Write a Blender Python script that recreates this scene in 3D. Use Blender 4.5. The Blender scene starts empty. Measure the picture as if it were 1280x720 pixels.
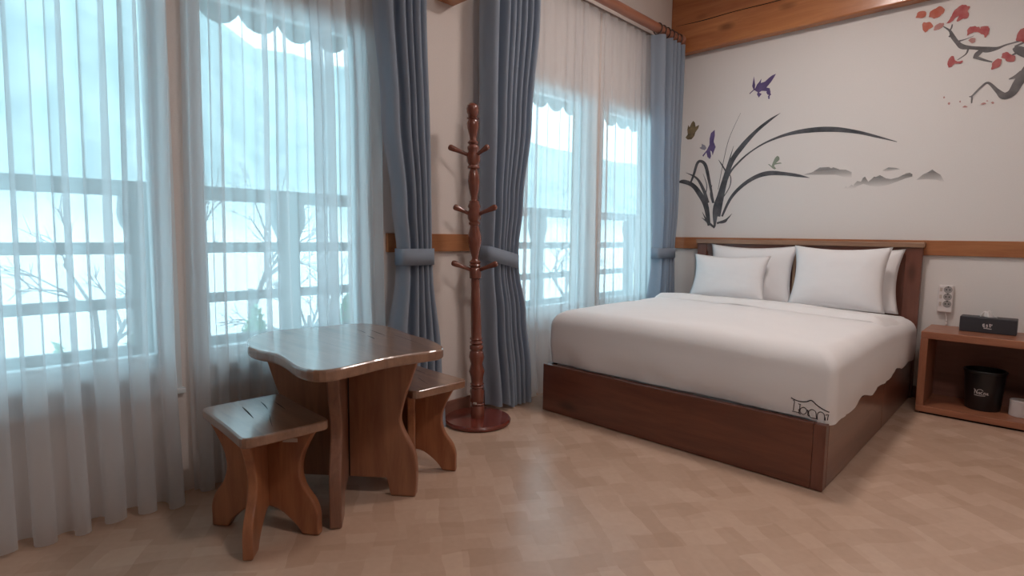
import bpy, bmesh, math, random
from mathutils import Vector, Matrix, noise
from mathutils.bvhtree import BVHTree
random.seed(7)
PI = math.pi
sc = bpy.context.scene
COL = sc.collection

# ------------------------------------------------------------------ camera
cam_d = bpy.data.cameras.new('camera'); cam_d.sensor_width = 36.0; cam_d.lens = 696.45 / 1280 * 36
cam_d.clip_start = 0.05; cam_d.clip_end = 400
cam = bpy.data.objects.new('camera', cam_d); COL.objects.link(cam)
R_ = (0.7190005985, 0.6948882329, 0.0129801084); U_ = (-0.0750878342, 0.0590994112, 0.9954240688); W_ = (-0.6909413554, 0.7166851494, -0.0946701645)
CAM = (2.5716, -4.7447, 1.10)
cam.matrix_world = Matrix(((R_[0], U_[0], -W_[0], CAM[0]), (R_[1], U_[1], -W_[1], CAM[1]), (R_[2], U_[2], -W_[2], CAM[2]), (0, 0, 0, 1)))
sc.camera = cam

# ------------------------------------------------------------------ world, exposure
world = bpy.data.worlds.new('overcast_sky'); sc.world = world; world.use_nodes = True
bg = world.node_tree.nodes['Background']
bg.inputs[0].default_value = (0.68, 0.88, 1.0, 1); bg.inputs[1].default_value = 4.5
sc.view_settings.view_transform = 'Standard'; sc.view_settings.look = 'None'
sc.view_settings.gamma = 1.0; sc.view_settings.use_curve_mapping = False
sc.view_settings.exposure = 0.0
sc.cycles.max_bounces = 10; sc.cycles.diffuse_bounces = 5; sc.cycles.glossy_bounces = 4
sc.cycles.transmission_bounces = 8; sc.cycles.transparent_max_bounces = 32
sc.cycles.use_denoising = True
sc.cycles.sample_clamp_indirect = 8.0
LAMP_POWER = 72.0

# window openings in the left wall: (y0, y1), all z 0.45 .. 2.14
WINS = [(-5.15, -4.06), (-4.00, -3.145), (-2.06, -1.21), (-1.12, -0.24)]
WZ0, WZ1 = 0.45, 2.14
for y0, y1 in WINS:      # portals guide the sky light through the openings
    ld = bpy.data.lights.new('window_portal', 'AREA'); ld.shape = 'RECTANGLE'
    ld.size = WZ1 - WZ0; ld.size_y = y1 - y0; ld.cycles.is_portal = True
    lo = bpy.data.objects.new('window_portal', ld); COL.objects.link(lo)
    lo.location = (-0.19, (y0 + y1) / 2, (WZ0 + WZ1) / 2); lo.rotation_euler = (0, -PI / 2, 0)

# ------------------------------------------------------------------ materials
def new_mat(name):
    m = bpy.data.materials.new(name); m.use_nodes = True
    nt = m.node_tree; b = nt.nodes['Principled BSDF']
    return m, nt, b
def plain(name, col, rough=0.6, metal=0.0, coat=0.0, spec=0.5, bump=0.0, bscale=60.0, var=0.0):
    m, nt, b = new_mat(name)
    b.inputs['Base Color'].default_value = (*col, 1); b.inputs['Roughness'].default_value = rough
    b.inputs['Metallic'].default_value = metal; b.inputs['Coat Weight'].default_value = coat
    b.inputs['Coat Roughness'].default_value = 0.12
    b.inputs['Specular IOR Level'].default_value = spec
    tc = nt.nodes.new('ShaderNodeTexCoord'); n = nt.nodes.new('ShaderNodeTexNoise')
    n.inputs['Scale'].default_value = bscale; n.inputs['Detail'].default_value = 4
    nt.links.new(tc.outputs['Object'], n.inputs['Vector'])
    if bump:
        bp = nt.nodes.new('ShaderNodeBump'); bp.inputs['Strength'].default_value = bump; bp.inputs['Distance'].default_value = 0.01
        nt.links.new(n.outputs['Fac'], bp.inputs['Height']); nt.links.new(bp.outputs['Normal'], b.inputs['Normal'])
    if var:
        r = nt.nodes.new('ShaderNodeValToRGB')
        r.color_ramp.elements[0].position = 0.3; r.color_ramp.elements[1].position = 0.7
        r.color_ramp.elements[0].color = (*[c * (1 - var) for c in col], 1); r.color_ramp.elements[1].color = (*[min(1, c * (1 + var)) for c in col], 1)
        nt.links.new(n.outputs['Fac'], r.inputs['Fac']); nt.links.new(r.outputs['Color'], b.inputs['Base Color'])
    return m
def wood(name, c_dark, c_light, grain=(1, 1, 12), rough=0.4, coat=0.2, scale=3.0, knots=True, coat_rough=0.15):
    """grain: per-axis frequency of the object-space noise; the axis with the low value runs along the grain"""
    m, nt, b = new_mat(name)
    tc = nt.nodes.new('ShaderNodeTexCoord'); mp = nt.nodes.new('ShaderNodeMapping')
    mp.inputs['Scale'].default_value = grain
    nt.links.new(tc.outputs['Object'], mp.inputs['Vector'])
    n1 = nt.nodes.new('ShaderNodeTexNoise'); n1.inputs['Scale'].default_value = scale; n1.inputs['Detail'].default_value = 6
    n1.inputs['Roughness'].default_value = 0.62; n1.inputs['Distortion'].default_value = 0.6
    nt.links.new(mp.outputs['Vector'], n1.inputs['Vector'])
    r = nt.nodes.new('ShaderNodeValToRGB'); e = r.color_ramp.elements
    e[0].position = 0.28; e[0].color = (*c_dark, 1); e[1].position = 0.72; e[1].color = (*c_light, 1)
    nt.links.new(n1.outputs['Fac'], r.inputs['Fac'])
    out = r.outputs['Color']
    if knots:
        v = nt.nodes.new('ShaderNodeTexVoronoi'); v.inputs['Scale'].default_value = 3.3
        mp2 = nt.nodes.new('ShaderNodeMapping'); mp2.inputs['Scale'].default_value = tuple(0.55 if g < 3 else 1.3 for g in grain)
        nt.links.new(tc.outputs['Object'], mp2.inputs['Vector']); nt.links.new(mp2.outputs['Vector'], v.inputs['Vector'])
        kr = nt.nodes.new('ShaderNodeValToRGB'); ke = kr.color_ramp.elements
        ke[0].position = 0.06; ke[0].color = (0.35, 0.3, 0.28, 1); ke[1].position = 0.17; ke[1].color = (1, 1, 1, 1)
        nt.links.new(v.outputs['Distance'], kr.inputs['Fac'])
        mx = nt.nodes.new('ShaderNodeMix'); mx.data_type = 'RGBA'; mx.blend_type = 'MULTIPLY'; mx.inputs[0].default_value = 0.8
        nt.links.new(out, mx.inputs[6]); nt.links.new(kr.outputs['Color'], mx.inputs[7]); out = mx.outputs[2]
    nt.links.new(out, b.inputs['Base Color'])
    b.inputs['Roughness'].default_value = rough; b.inputs['Coat Weight'].default_value = coat; b.inputs['Coat Roughness'].default_value = coat_rough
    if coat >= 1: b.inputs['Coat IOR'].default_value = 1.8
    bp = nt.nodes.new('ShaderNodeBump'); bp.inputs['Strength'].default_value = 0.08; bp.inputs['Distance'].default_value = 0.004
    nt.links.new(n1.outputs['Fac'], bp.inputs['Height']); nt.links.new(bp.outputs['Normal'], b.inputs['Normal'])
    return m
def cloth_mat(name, col, transparent, translucent, weave=0.0):
    m, nt, b = new_mat(name); nt.nodes.remove(b)
    o = nt.nodes['Material Output']
    d = nt.nodes.new('ShaderNodeBsdfDiffuse'); d.inputs[0].default_value = (*col, 1)
    t = nt.nodes.new('ShaderNodeBsdfTranslucent'); t.inputs[0].default_value = (*col, 1)
    m1 = nt.nodes.new('ShaderNodeMixShader'); m1.inputs[0].default_value = translucent
    nt.links.new(d.outputs[0], m1.inputs[1]); nt.links.new(t.outputs[0], m1.inputs[2])
    if weave:
        tc = nt.nodes.new('ShaderNodeTexCoord'); n = nt.nodes.new('ShaderNodeTexNoise'); n.inputs['Scale'].default_value = 220
        bp = nt.nodes.new('ShaderNodeBump'); bp.inputs['Strength'].default_value = weave; bp.inputs['Distance'].default_value = 0.002
        nt.links.new(tc.outputs['Object'], n.inputs['Vector']); nt.links.new(n.outputs['Fac'], bp.inputs['Height'])
        nt.links.new(bp.outputs[0], d.inputs['Normal'])
    if transparent > 0:
        tr = nt.nodes.new('ShaderNodeBsdfTransparent')
        m2 = nt.nodes.new('ShaderNodeMixShader'); m2.inputs[0].default_value = transparent
        nt.links.new(m1.outputs[0], m2.inputs[1]); nt.links.new(tr.outputs[0], m2.inputs[2])
        nt.links.new(m2.outputs[0], o.inputs[0])
    else:
        nt.links.new(m1.outputs[0], o.inputs[0])
    return m
def glass_mat(name):
    m, nt, b = new_mat(name); nt.nodes.remove(b); o = nt.nodes['Material Output']
    tr = nt.nodes.new('ShaderNodeBsdfTransparent'); tr.inputs[0].default_value = (0.90, 0.98, 0.98, 1)
    g = nt.nodes.new('ShaderNodeBsdfGlossy'); g.inputs['Roughness'].default_value = 0.02
    lw = nt.nodes.new('ShaderNodeLayerWeight'); lw.inputs[0].default_value = 0.5; pw = nt.nodes.new('ShaderNodeMath'); pw.operation = 'POWER'; pw.inputs[1].default_value = 5.0
    f = nt.nodes.new('ShaderNodeMath'); f.operation = 'MULTIPLY_ADD'; f.inputs[1].default_value = 0.96; f.inputs[2].default_value = 0.04   # Schlick
    nt.links.new(lw.outputs['Facing'], pw.inputs[0]); nt.links.new(pw.outputs[0], f.inputs[0])
    mx = nt.nodes.new('ShaderNodeMixShader')
    nt.links.new(f.outputs[0], mx.inputs[0]); nt.links.new(tr.outputs[0], mx.inputs[1]); nt.links.new(g.outputs[0], mx.inputs[2])
    nt.links.new(mx.outputs[0], o.inputs[0])
    return m
def paint_mat(name, c0, c1, cover=0.9, soft=0.0, scale=9.0):
    """brush wash: ink of uneven strength, the wall showing through where it is thin"""
    m, nt, b = new_mat(name); o = nt.nodes['Material Output']
    tc = nt.nodes.new('ShaderNodeTexCoord'); n = nt.nodes.new('ShaderNodeTexNoise'); n.inputs['Scale'].default_value = scale; n.inputs['Detail'].default_value = 3
    nt.links.new(tc.outputs['Object'], n.inputs['Vector'])
    r = nt.nodes.new('ShaderNodeValToRGB'); r.color_ramp.elements[0].position = 0.3; r.color_ramp.elements[1].position = 0.7
    r.color_ramp.elements[0].color = (*c0, 1); r.color_ramp.elements[1].color = (*c1, 1)
    nt.links.new(n.outputs['Fac'], r.inputs['Fac']); nt.links.new(r.outputs['Color'], b.inputs['Base Color'])
    b.inputs['Roughness'].default_value = 0.8; b.inputs['Specular IOR Level'].default_value = 0.2
    if soft:
        g = nt.nodes.new('ShaderNodeSeparateXYZ'); nt.links.new(tc.outputs['Generated'], g.inputs[0])
        mr = nt.nodes.new('ShaderNodeMapRange'); mr.inputs[1].default_value = 0.0; mr.inputs[2].default_value = soft; mr.inputs[3].default_value = 0.0; mr.inputs[4].default_value = cover
        nt.links.new(g.outputs[2], mr.inputs[0]); nt.links.new(mr.outputs[0], b.inputs['Alpha'])
    else:
        b.inputs['Alpha'].default_value = cover
    return m

M = {}
M['wall'] = plain('wall_paper_warm', (0.74, 0.67, 0.63), 0.85, bump=0.05, bscale=140, var=0.02)
M['wall_back'] = plain('wall_paper_white', (0.74, 0.71, 0.69), 0.85, bump=0.04, bscale=160, var=0.015)
M['ceiling'] = plain('ceiling_plaster', (0.78, 0.75, 0.72), 0.9, var=0.02)
M['pvc'] = plain('white_pvc', (0.72, 0.76, 0.78), 0.4, var=0.02, bscale=5)
M['track'] = plain('grey_track', (0.45, 0.43, 0.42), 0.4, metal=0.6)
M['glass'] = glass_mat('window_glass')
M['pine'] = wood('varnished_pine', (0.34, 0.125, 0.045), (0.50, 0.215, 0.085), (9, 1, 9), 0.42, 0.25, 2.6)
M['pine_x'] = wood('varnished_pine_across', (0.30, 0.105, 0.04), (0.46, 0.19, 0.075), (1, 9, 9), 0.42, 0.25, 2.6)
M['beam'] = wood('beam_timber', (0.33, 0.10, 0.035), (0.56, 0.23, 0.08), (0.7, 5, 6), 0.35, 0.4, 2.2)
M['base'] = wood('baseboard_wood', (0.20, 0.085, 0.06), (0.28, 0.13, 0.09), (6, 1, 9), 0.5, 0.1, 2.5, knots=False)
M['rod'] = wood('rod_wood', (0.28, 0.10, 0.055), (0.40, 0.165, 0.095), (9, 1, 9), 0.35, 0.4, 2.5, knots=False)
M['bed_x'] = wood('bed_wood_across', (0.105, 0.030, 0.018), (0.185, 0.062, 0.034), (1, 8, 9), 0.34, 0.35, 2.4)
M['bed_y'] = wood('bed_wood_along', (0.10, 0.032, 0.020), (0.175, 0.062, 0.038), (8, 1, 9), 0.28, 0.45, 2.4)
M['bed_z'] = wood('bed_wood_upright', (0.13, 0.042, 0.028), (0.20, 0.075, 0.048), (8, 8, 1), 0.38, 0.25, 2.4)
M['bed_cap'] = wood('bed_cap_wood', (0.26, 0.14, 0.085), (0.40, 0.24, 0.15), (1, 8, 9), 0.4, 0.2, 2.4, knots=False)
M['slat'] = wood('pale_slat_wood', (0.50, 0.33, 0.22), (0.62, 0.45, 0.32), (8, 8, 1), 0.45, 0.1, 2.4, knots=False)
M['table_top'] = wood('table_top_wood', (0.17, 0.085, 0.05), (0.31, 0.165, 0.10), (1, 10, 4), 0.30, 1.0, 2.4, coat_rough=0.17)
M['table_leg'] = wood('table_leg_wood', (0.23, 0.098, 0.055), (0.40, 0.185, 0.10), (9, 9, 1), 0.40, 0.25, 2.4)
M['table_edge'] = wood('table_live_edge_wood', (0.18, 0.085, 0.056), (0.35, 0.175, 0.115), (9, 9, 1.3), 0.4, 0.3, 3.0)
M['stool_top'] = wood('stool_top_wood', (0.17, 0.08, 0.045), (0.31, 0.16, 0.092), (1, 10, 4), 0.28, 1.0, 2.6, coat_rough=0.17)
M['stool_leg'] = wood('stool_leg_wood', (0.25, 0.090, 0.042), (0.43, 0.18, 0.083), (9, 9, 1), 0.40, 0.25, 2.6)
M['crack'] = plain('wood_crack', (0.012, 0.008, 0.006), 0.9)
M['tag'] = plain('pale_tag', (0.55, 0.47, 0.42), 0.5)
M['rack'] = wood('rack_wood', (0.15, 0.042, 0.027), (0.25, 0.082, 0.052), (7, 7, 1), 0.26, 0.6, 3.0, knots=False, coat_rough=0.08)
M['rack_base'] = wood('rack_base_wood', (0.13, 0.024, 0.016), (0.20, 0.045, 0.03), (1, 7, 7), 0.24, 0.6, 2.0, knots=False, coat_rough=0.08)
M['ns'] = wood('nightstand_wood', (0.24, 0.085, 0.045), (0.40, 0.165, 0.09), (1, 8, 8), 0.38, 0.25, 2.6, knots=False)
M['ns_z'] = wood('nightstand_wood_upright', (0.24, 0.085, 0.045), (0.38, 0.155, 0.085), (8, 8, 1), 0.38, 0.25, 2.6, knots=False)
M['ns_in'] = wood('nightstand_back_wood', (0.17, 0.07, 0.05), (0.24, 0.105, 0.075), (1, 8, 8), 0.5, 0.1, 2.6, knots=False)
M['linen'] = plain('white_linen', (0.80, 0.785, 0.79), 0.85, bump=0.05, bscale=300, spec=0.2)
M['pillow'] = plain('white_pillowcase', (0.82, 0.81, 0.82), 0.85, bump=0.04, bscale=250, spec=0.2)
M['ink'] = plain('black_print', (0.03, 0.03, 0.04), 0.7)
M['sheer'] = cloth_mat('sheer_voile', (0.86, 0.885, 0.91), 0.34, 0.74)
M['drape'] = cloth_mat('blue_grey_drape', (0.39, 0.455, 0.545), 0.0, 0.42, weave=0.15)
M['box_dark'] = plain('charcoal_leatherette', (0.035, 0.036, 0.045), 0.5, bump=0.1, bscale=200)
M['tissue'] = plain('white_tissue', (0.80, 0.77, 0.76), 0.9)
M['bin'] = plain('black_plastic', (0.010, 0.010, 0.012), 0.35)
M['print_white'] = plain('white_print', (0.62, 0.58, 0.58), 0.7)
M['paper'] = plain('paper_roll_white', (0.62, 0.58, 0.58), 0.9, bump=0.05)
M['strip'] = plain('white_plastic', (0.78, 0.74, 0.73), 0.4)
M['socket'] = plain('grey_plastic', (0.36, 0.34, 0.33), 0.5)
M['hole'] = plain('socket_hole', (0.01, 0.01, 0.01), 0.8)
M['ring'] = plain('dark_ring_metal', (0.12, 0.10, 0.10), 0.3, metal=0.9)
M['rail_paint'] = plain('railing_timber', (0.17, 0.20, 0.21), 0.7, var=0.1, bscale=8)
M['roof_tile'] = plain('grey_roof_tile', (0.20, 0.25, 0.25), 0.7, var=0.15, bscale=10)
M['deck'] = plain('deck_timber', (0.22, 0.16, 0.12), 0.7, var=0.1, bscale=6)
M['bark'] = plain('bare_bark', (0.16, 0.15, 0.15), 0.9, var=0.2, bscale=9)
M['leaf'] = plain('evergreen_leaf', (0.16, 0.34, 0.22), 0.7, var=0.3, bscale=3)

# floor: printed vinyl of small wood blocks
def floor_mat():
    m, nt, b = new_mat('block_print_vinyl'); L = nt.links.new
    tc = nt.nodes.new('ShaderNodeTexCoord')
    nz = nt.nodes.new('ShaderNodeTexNoise'); nz.inputs['Scale'].default_value = 3.2; nz.inputs['Detail'].default_value = 2
    L(tc.outputs['Object'], nz.inputs['Vector'])
    sub = nt.nodes.new('ShaderNodeVectorMath'); sub.operation = 'MULTIPLY_ADD'
    sub.inputs[1].default_value = (0.10, 0.10, 0); L(nz.outputs['Color'], sub.inputs[0]); L(tc.outputs['Object'], sub.inputs[2])
    cols = None
    for k, (ang, w, h, c1, c2) in enumerate(((0.62, 0.17, 0.085, 0.0, 1.0), (0.62 + PI / 2, 0.20, 0.10, 0.0, 1.0))):
        mp = nt.nodes.new('ShaderNodeMapping'); mp.inputs['Rotation'].default_value = (0, 0, ang); mp.inputs['Location'].default_value = (0.3 * k, 0.7 * k, 0)
        L(sub.outputs[0], mp.inputs['Vector'])
        br = nt.nodes.new('ShaderNodeTexBrick'); br.inputs['Scale'].default_value = 1.0
        br.inputs['Brick Width'].default_value = w; br.inputs['Row Height'].default_value = h
        br.inputs['Mortar Size'].default_value = 0.0; br.inputs['Color1'].default_value = (0, 0, 0, 1); br.inputs['Color2'].default_value = (1, 1, 1, 1)
        br.offset = 0.45; br.inputs['Bias'].default_value = 0.0
        L(mp.outputs['Vector'], br.inputs['Vector'])
        if cols is None: cols = br.outputs['Color']
        else:
            mx = nt.nodes.new('ShaderNodeMix'); mx.data_type = 'RGBA'; mx.inputs[0].default_value = 0.42
            L(cols, mx.inputs[6]); L(br.outputs['Color'], mx.inputs[7]); cols = mx.outputs[2]
    r = nt.nodes.new('ShaderNodeValToRGB'); e = r.color_ramp.elements
    e[0].position = 0.0; e[0].color = (0.47, 0.315, 0.228, 1); e[1].position = 1.0; e[1].color = (0.61, 0.435, 0.33, 1)
    L(cols, r.inputs['Fac'])
    n2 = nt.nodes.new('ShaderNodeTexNoise'); n2.inputs['Scale'].default_value = 40; n2.inputs['Detail'].default_value = 5
    L(tc.outputs['Object'], n2.inputs['Vector'])
    mr = nt.nodes.new('ShaderNodeMapRange'); mr.inputs[3].default_value = 0.93; mr.inputs[4].default_value = 1.06; L(n2.outputs['Fac'], mr.inputs[0])
    mul = nt.nodes.new('ShaderNodeMix'); mul.data_type = 'RGBA'; mul.blend_type = 'MULTIPLY'; mul.inputs[0].default_value = 1.0
    L(r.outputs['Color'], mul.inputs[6]); L(mr.outputs[0], mul.inputs[7])
    L(mul.outputs[2], b.inputs['Base Color'])
    b.inputs['Roughness'].default_value = 0.26; b.inputs['Specular IOR Level'].default_value = 0.5
    return m
M['floor'] = floor_mat()

# hillside outside: mottled frosted woodland, pale open ground below
def hill_mat():
    m, nt, b = new_mat('hillside'); L = nt.links.new
    tc = nt.nodes.new('ShaderNodeTexCoord')
    n = nt.nodes.new('ShaderNodeTexNoise'); n.inputs['Scale'].default_value = 0.35; n.inputs['Detail'].default_value = 8; n.inputs['Roughness'].default_value = 0.7
    L(tc.outputs['Object'], n.inputs['Vector'])
    r = nt.nodes.new('ShaderNodeValToRGB'); e = r.color_ramp.elements
    e[0].position = 0.38; e[0].color = (0.25, 0.32, 0.33, 1); e[1].position = 0.66; e[1].color = (0.47, 0.54, 0.54, 1)
    L(n.outputs['Fac'], r.inputs['Fac'])
    s = nt.nodes.new('ShaderNodeSeparateXYZ'); L(tc.outputs['Object'], s.inputs[0])
    add = nt.nodes.new('ShaderNodeMath'); add.operation = 'MULTIPLY_ADD'; add.inputs[1].default_value = 5.0; L(n.outputs['Fac'], add.inputs[0]); L(s.outputs[2], add.inputs[2])
    mr = nt.nodes.new('ShaderNodeMapRange'); mr.inputs[1].default_value = 5.8; mr.inputs[2].default_value = 7.6; L(add.outputs[0], mr.inputs[0])
    mx = nt.nodes.new('ShaderNodeMix'); mx.data_type = 'RGBA'; mx.inputs[6].default_value = (0.80, 0.80, 0.80, 1)
    L(mr.outputs[0], mx.inputs[0]); L(r.outputs['Color'], mx.inputs[7]); L(mx.outputs[2], b.inputs['Base Color'])
    b.inputs['Roughness'].default_value = 0.95
    return m
M['hill'] = hill_mat()

# ------------------------------------------------------------------ mesh helpers
def tag(o, label=None, cat=None, group=None, kind=None):
    if label: o['label'] = label
    if cat: o['category'] = cat
    if group: o['group'] = group
    if kind: o['kind'] = kind
    return o
def empty(name, loc, rz=0.0):
    o = bpy.data.objects.new(name, None); COL.objects.link(o); o.location = loc; o.rotation_euler = (0, 0, rz)
    o.empty_display_size = 0.1
    return o
def origin_of(p):
    v = Vector((0, 0, 0))
    while p is not None: v += p.location; p = p.parent
    return v
def obj(name, verts, faces, mat, parent=None, smooth=False, bevel=0.0, local=False, seg=2, angle=None):
    """verts in world space, or in the parent's space when local"""
    verts = [Vector(v) for v in verts]
    me = bpy.data.meshes.new(name)
    o = bpy.data.objects.new(name, me); COL.objects.link(o)
    if parent is not None:
        o.parent = parent
        off = Vector((0, 0, 0)) if local else origin_of(parent)
    else:
        lo = [min(v[i] for v in verts) for i in range(3)]; hi = [max(v[i] for v in verts) for i in range(3)]
        off = Vector(((lo[0] + hi[0]) / 2, (lo[1] + hi[1]) / 2, lo[2])); o.location = off
    me.from_pydata([tuple(v - off) for v in verts], [], faces)
    me.update()
    bm = bmesh.new(); bm.from_mesh(me); bmesh.ops.recalc_face_normals(bm, faces=bm.faces); bm.to_mesh(me); bm.free()
    me.materials.append(mat)
    if smooth:
        for p in me.polygons: p.use_smooth = True
        if angle is not None:
            me.set_sharp_from_angle(angle=angle)
    if bevel:
        b = o.modifiers.new('bevel', 'BEVEL'); b.width = bevel; b.segments = seg; b.limit_method = 'ANGLE'; b.angle_limit = 0.6
    return o
def box_vf(lo, hi):
    x0, y0, z0 = lo; x1, y1, z1 = hi
    v = [(x0, y0, z0), (x1, y0, z0), (x1, y1, z0), (x0, y1, z0), (x0, y0, z1), (x1, y0, z1), (x1, y1, z1), (x0, y1, z1)]
    return v, [(0, 3, 2, 1), (4, 5, 6, 7), (0, 1, 5, 4), (1, 2, 6, 5), (2, 3, 7, 6), (3, 0, 4, 7)]
def box(name, lo, hi, mat, parent=None, bevel=0.003, local=False, seg=2):
    v, f = box_vf(lo, hi); return obj(name, v, f, mat, parent, bevel=bevel, local=local, seg=seg)
def join(parts):
    V, F = [], []
    for v, f in parts:
        n = len(V); V += v; F += [tuple(i + n for i in q) for q in f]
    return V, F
def prism(outline, fn, t):
    """outline: 2D polygon; fn(a, b, d) -> 3D point; extruded d from -t/2 to t/2"""
    n = len(outline)
    v = [fn(a, b, -t / 2) for a, b in outline] + [fn(a, b, t / 2) for a, b in outline]
    f = [tuple(range(n))[::-1], tuple(range(n, 2 * n))] + [(i, (i + 1) % n, n + (i + 1) % n, n + i) for i in range(n)]
    return v, f
def lathe(profile, c=(0, 0, 0), seg=24, tilt=(0, 0), cap=True):
    v, f = [], []
    for r, z in profile:
        for k in range(seg):
            a = 2 * PI * k / seg
            v.append((c[0] + r * math.cos(a) + tilt[0] * z, c[1] + r * math.sin(a) + tilt[1] * z, c[2] + z))
    for i in range(len(profile) - 1):
        for k in range(seg):
            k2 = (k + 1) % seg
            f.append((i * seg + k, i * seg + k2, (i + 1) * seg + k2, (i + 1) * seg + k))
    if cap:
        f.append(tuple(range(seg))[::-1]); n = (len(profile) - 1) * seg; f.append(tuple(range(n, n + seg)))
    return v, f
def tube(p0, p1, r0, r1, seg=10, rings=None):
    """round bar from p0 to p1; rings: list of (t, radius)"""
    p0, p1 = Vector(p0), Vector(p1); d = (p1 - p0).normalized()
    a = d.orthogonal().normalized(); b = d.cross(a)
    rings = rings or [(0, r0), (1, r1)]
    v, f = [], []
    for t, r in rings:
        c = p0.lerp(p1, t)
        for k in range(seg):
            q = 2 * PI * k / seg; v.append(tuple(c + a * (r * math.cos(q)) + b * (r * math.sin(q))))
    for i in range(len(rings) - 1):
        for k in range(seg):
            k2 = (k + 1) % seg; f.append((i * seg + k, i * seg + k2, (i + 1) * seg + k2, (i + 1) * seg + k))
    f.append(tuple(range(seg))[::-1]); n = (len(rings) - 1) * seg; f.append(tuple(range(n, n + seg)))
    return v, f
def torus(c, axis, R, r, seg=20, s2=8):
    axis = Vector(axis).normalized(); a = axis.orthogonal().normalized(); b = axis.cross(a); v, f = [], []
    for i in range(seg):
        q = 2 * PI * i / seg; d = a * math.cos(q) + b * math.sin(q)
        for k in range(s2):
            p = 2 * PI * k / s2; v.append(tuple(Vector(c) + d * (R + r * math.cos(p)) + axis * (r * math.sin(p))))
    for i in range(seg):
        for k in range(s2):
            i2, k2 = (i + 1) % seg, (k + 1) % s2; f.append((i * s2 + k, i2 * s2 + k, i2 * s2 + k2, i * s2 + k2))
    return v, f
def grid_faces(nu, nv, off=0):
    return [(off + i * nv + j, off + i * nv + j + 1, off + (i + 1) * nv + j + 1, off + (i + 1) * nv + j) for i in range(nu - 1) for j in range(nv - 1)]
def lerp_tab(tab, t):
    if t <= tab[0][0]: return tab[0][1]
    for (a, x), (b, y) in zip(tab, tab[1:]):
        if t <= b: k = (t - a) / (b - a); k = k * k * (3 - 2 * k); return x + (y - x) * k
    return tab[-1][1]
def spline(pts, n=6):
    """Catmull-Rom through pts (tuples of any length)"""
    out = []; P = [pts[0]] + list(pts) + [pts[-1]]
    for i in range(1, len(P) - 2):
        for k in range(n):
            t = k / n
            out.append(tuple(0.5 * ((2 * b) + (-a + c) * t + (2 * a - 5 * b + 4 * c - d) * t * t + (-a + 3 * b - 3 * c + d) * t ** 3) for a, b, c, d in zip(P[i - 1], P[i], P[i + 1], P[i + 2])))
    out.append(tuple(pts[-1])); return out
def ribbon2d(pts, ws, n=6):
    """flat tapered stroke in a plane: list of quads as 2D points"""
    S = spline([(p[0], p[1], w) for p, w in zip(pts, ws)], n); L, Rr = [], []
    for i, (x, y, w) in enumerate(S):
        a = S[max(0, i - 1)]; b = S[min(len(S) - 1, i + 1)]
        dx, dy = b[0] - a[0], b[1] - a[1]; l = math.hypot(dx, dy) or 1e-6
        w = max(w, 0.0008)
        L.append((x - dy / l * w / 2, y + dx / l * w / 2)); Rr.append((x + dy / l * w / 2, y - dx / l * w / 2))
    return L, Rr

# ------------------------------------------------------------------ outlines of the paintings and prints (metres on their surface)
BLADES = [([(0.486,1.399),(0.543,1.625),(0.633,1.74),(0.74,1.823),(0.862,1.883),(1.014,1.923),(1.176,1.933),(1.331,1.92),(1.481,1.884),(1.596,1.842),(1.735,1.787)],[0.0197,0.0177,0.0157,0.0118,0.0152,0.0253,0.0371,0.0371,0.0239,0.0169,0.0034]),([(0.471,1.283),(0.508,1.551),(0.561,1.737),(0.646,1.859),(0.75,1.967),(0.853,2.044),(0.94,2.094)],[0.0394,0.0472,0.0433,0.0433,0.0304,0.0219,0.0017]),([(0.505,1.283),(0.572,1.434),(0.662,1.534),(0.77,1.601),(0.876,1.626),(0.997,1.614),(1.099,1.593),(1.184,1.571)],[0.0177,0.0256,0.0295,0.0335,0.0374,0.027,0.0217,0.0017]),([(0.46,1.515),(0.497,1.761),(0.537,1.945),(0.622,2.138)],[0.0039,0.0049,0.0042,0.0017]),([(0.425,1.4),(0.375,1.597),(0.338,1.725),(0.295,1.768),(0.258,1.751),(0.227,1.645),(0.194,1.567)],[0.0157,0.0256,0.0295,0.0236,0.0256,0.0217,0.0138]),([(0.394,1.206),(0.355,1.383),(0.287,1.494),(0.22,1.566),(0.132,1.601),(0.071,1.594)],[0.0276,0.0472,0.0453,0.0374,0.0354,0.0039]),([(0.374,1.402),(0.327,1.521),(0.26,1.623),(0.155,1.679)],[0.0276,0.0276,0.0177,0.0022]),([(0.35,1.481),(0.356,1.559),(0.317,1.659)],[0.0079,0.0079,0.002]),([(0.445,1.196),(0.448,1.342),(0.482,1.476),(0.522,1.664),(0.578,1.875)],[0.0157,0.0551,0.0472,0.0202,0.002]),([(0.503,1.436),(0.558,1.529),(0.567,1.605),(0.541,1.663)],[0.0079,0.0079,0.0079,0.0039]),([(0.522,1.664),(0.483,1.724),(0.451,1.768)],[0.0118,0.0098,0.002]),([(0.446,1.186),(0.382,1.235),(0.322,1.275)],[0.0177,0.0177,0.002]),([(0.394,1.206),(0.36,1.265),(0.326,1.325)],[0.0138,0.0138,0.002]),([(0.464,1.225),(0.542,1.253),(0.592,1.306)],[0.0177,0.0169,0.0017]),([(0.494,1.229),(0.539,1.24),(0.561,1.272)],[0.0157,0.0157,0.0017]),([(0.419,1.401),(0.395,1.479),(0.404,1.556)],[0.0118,0.0118,0.0039])]
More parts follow.
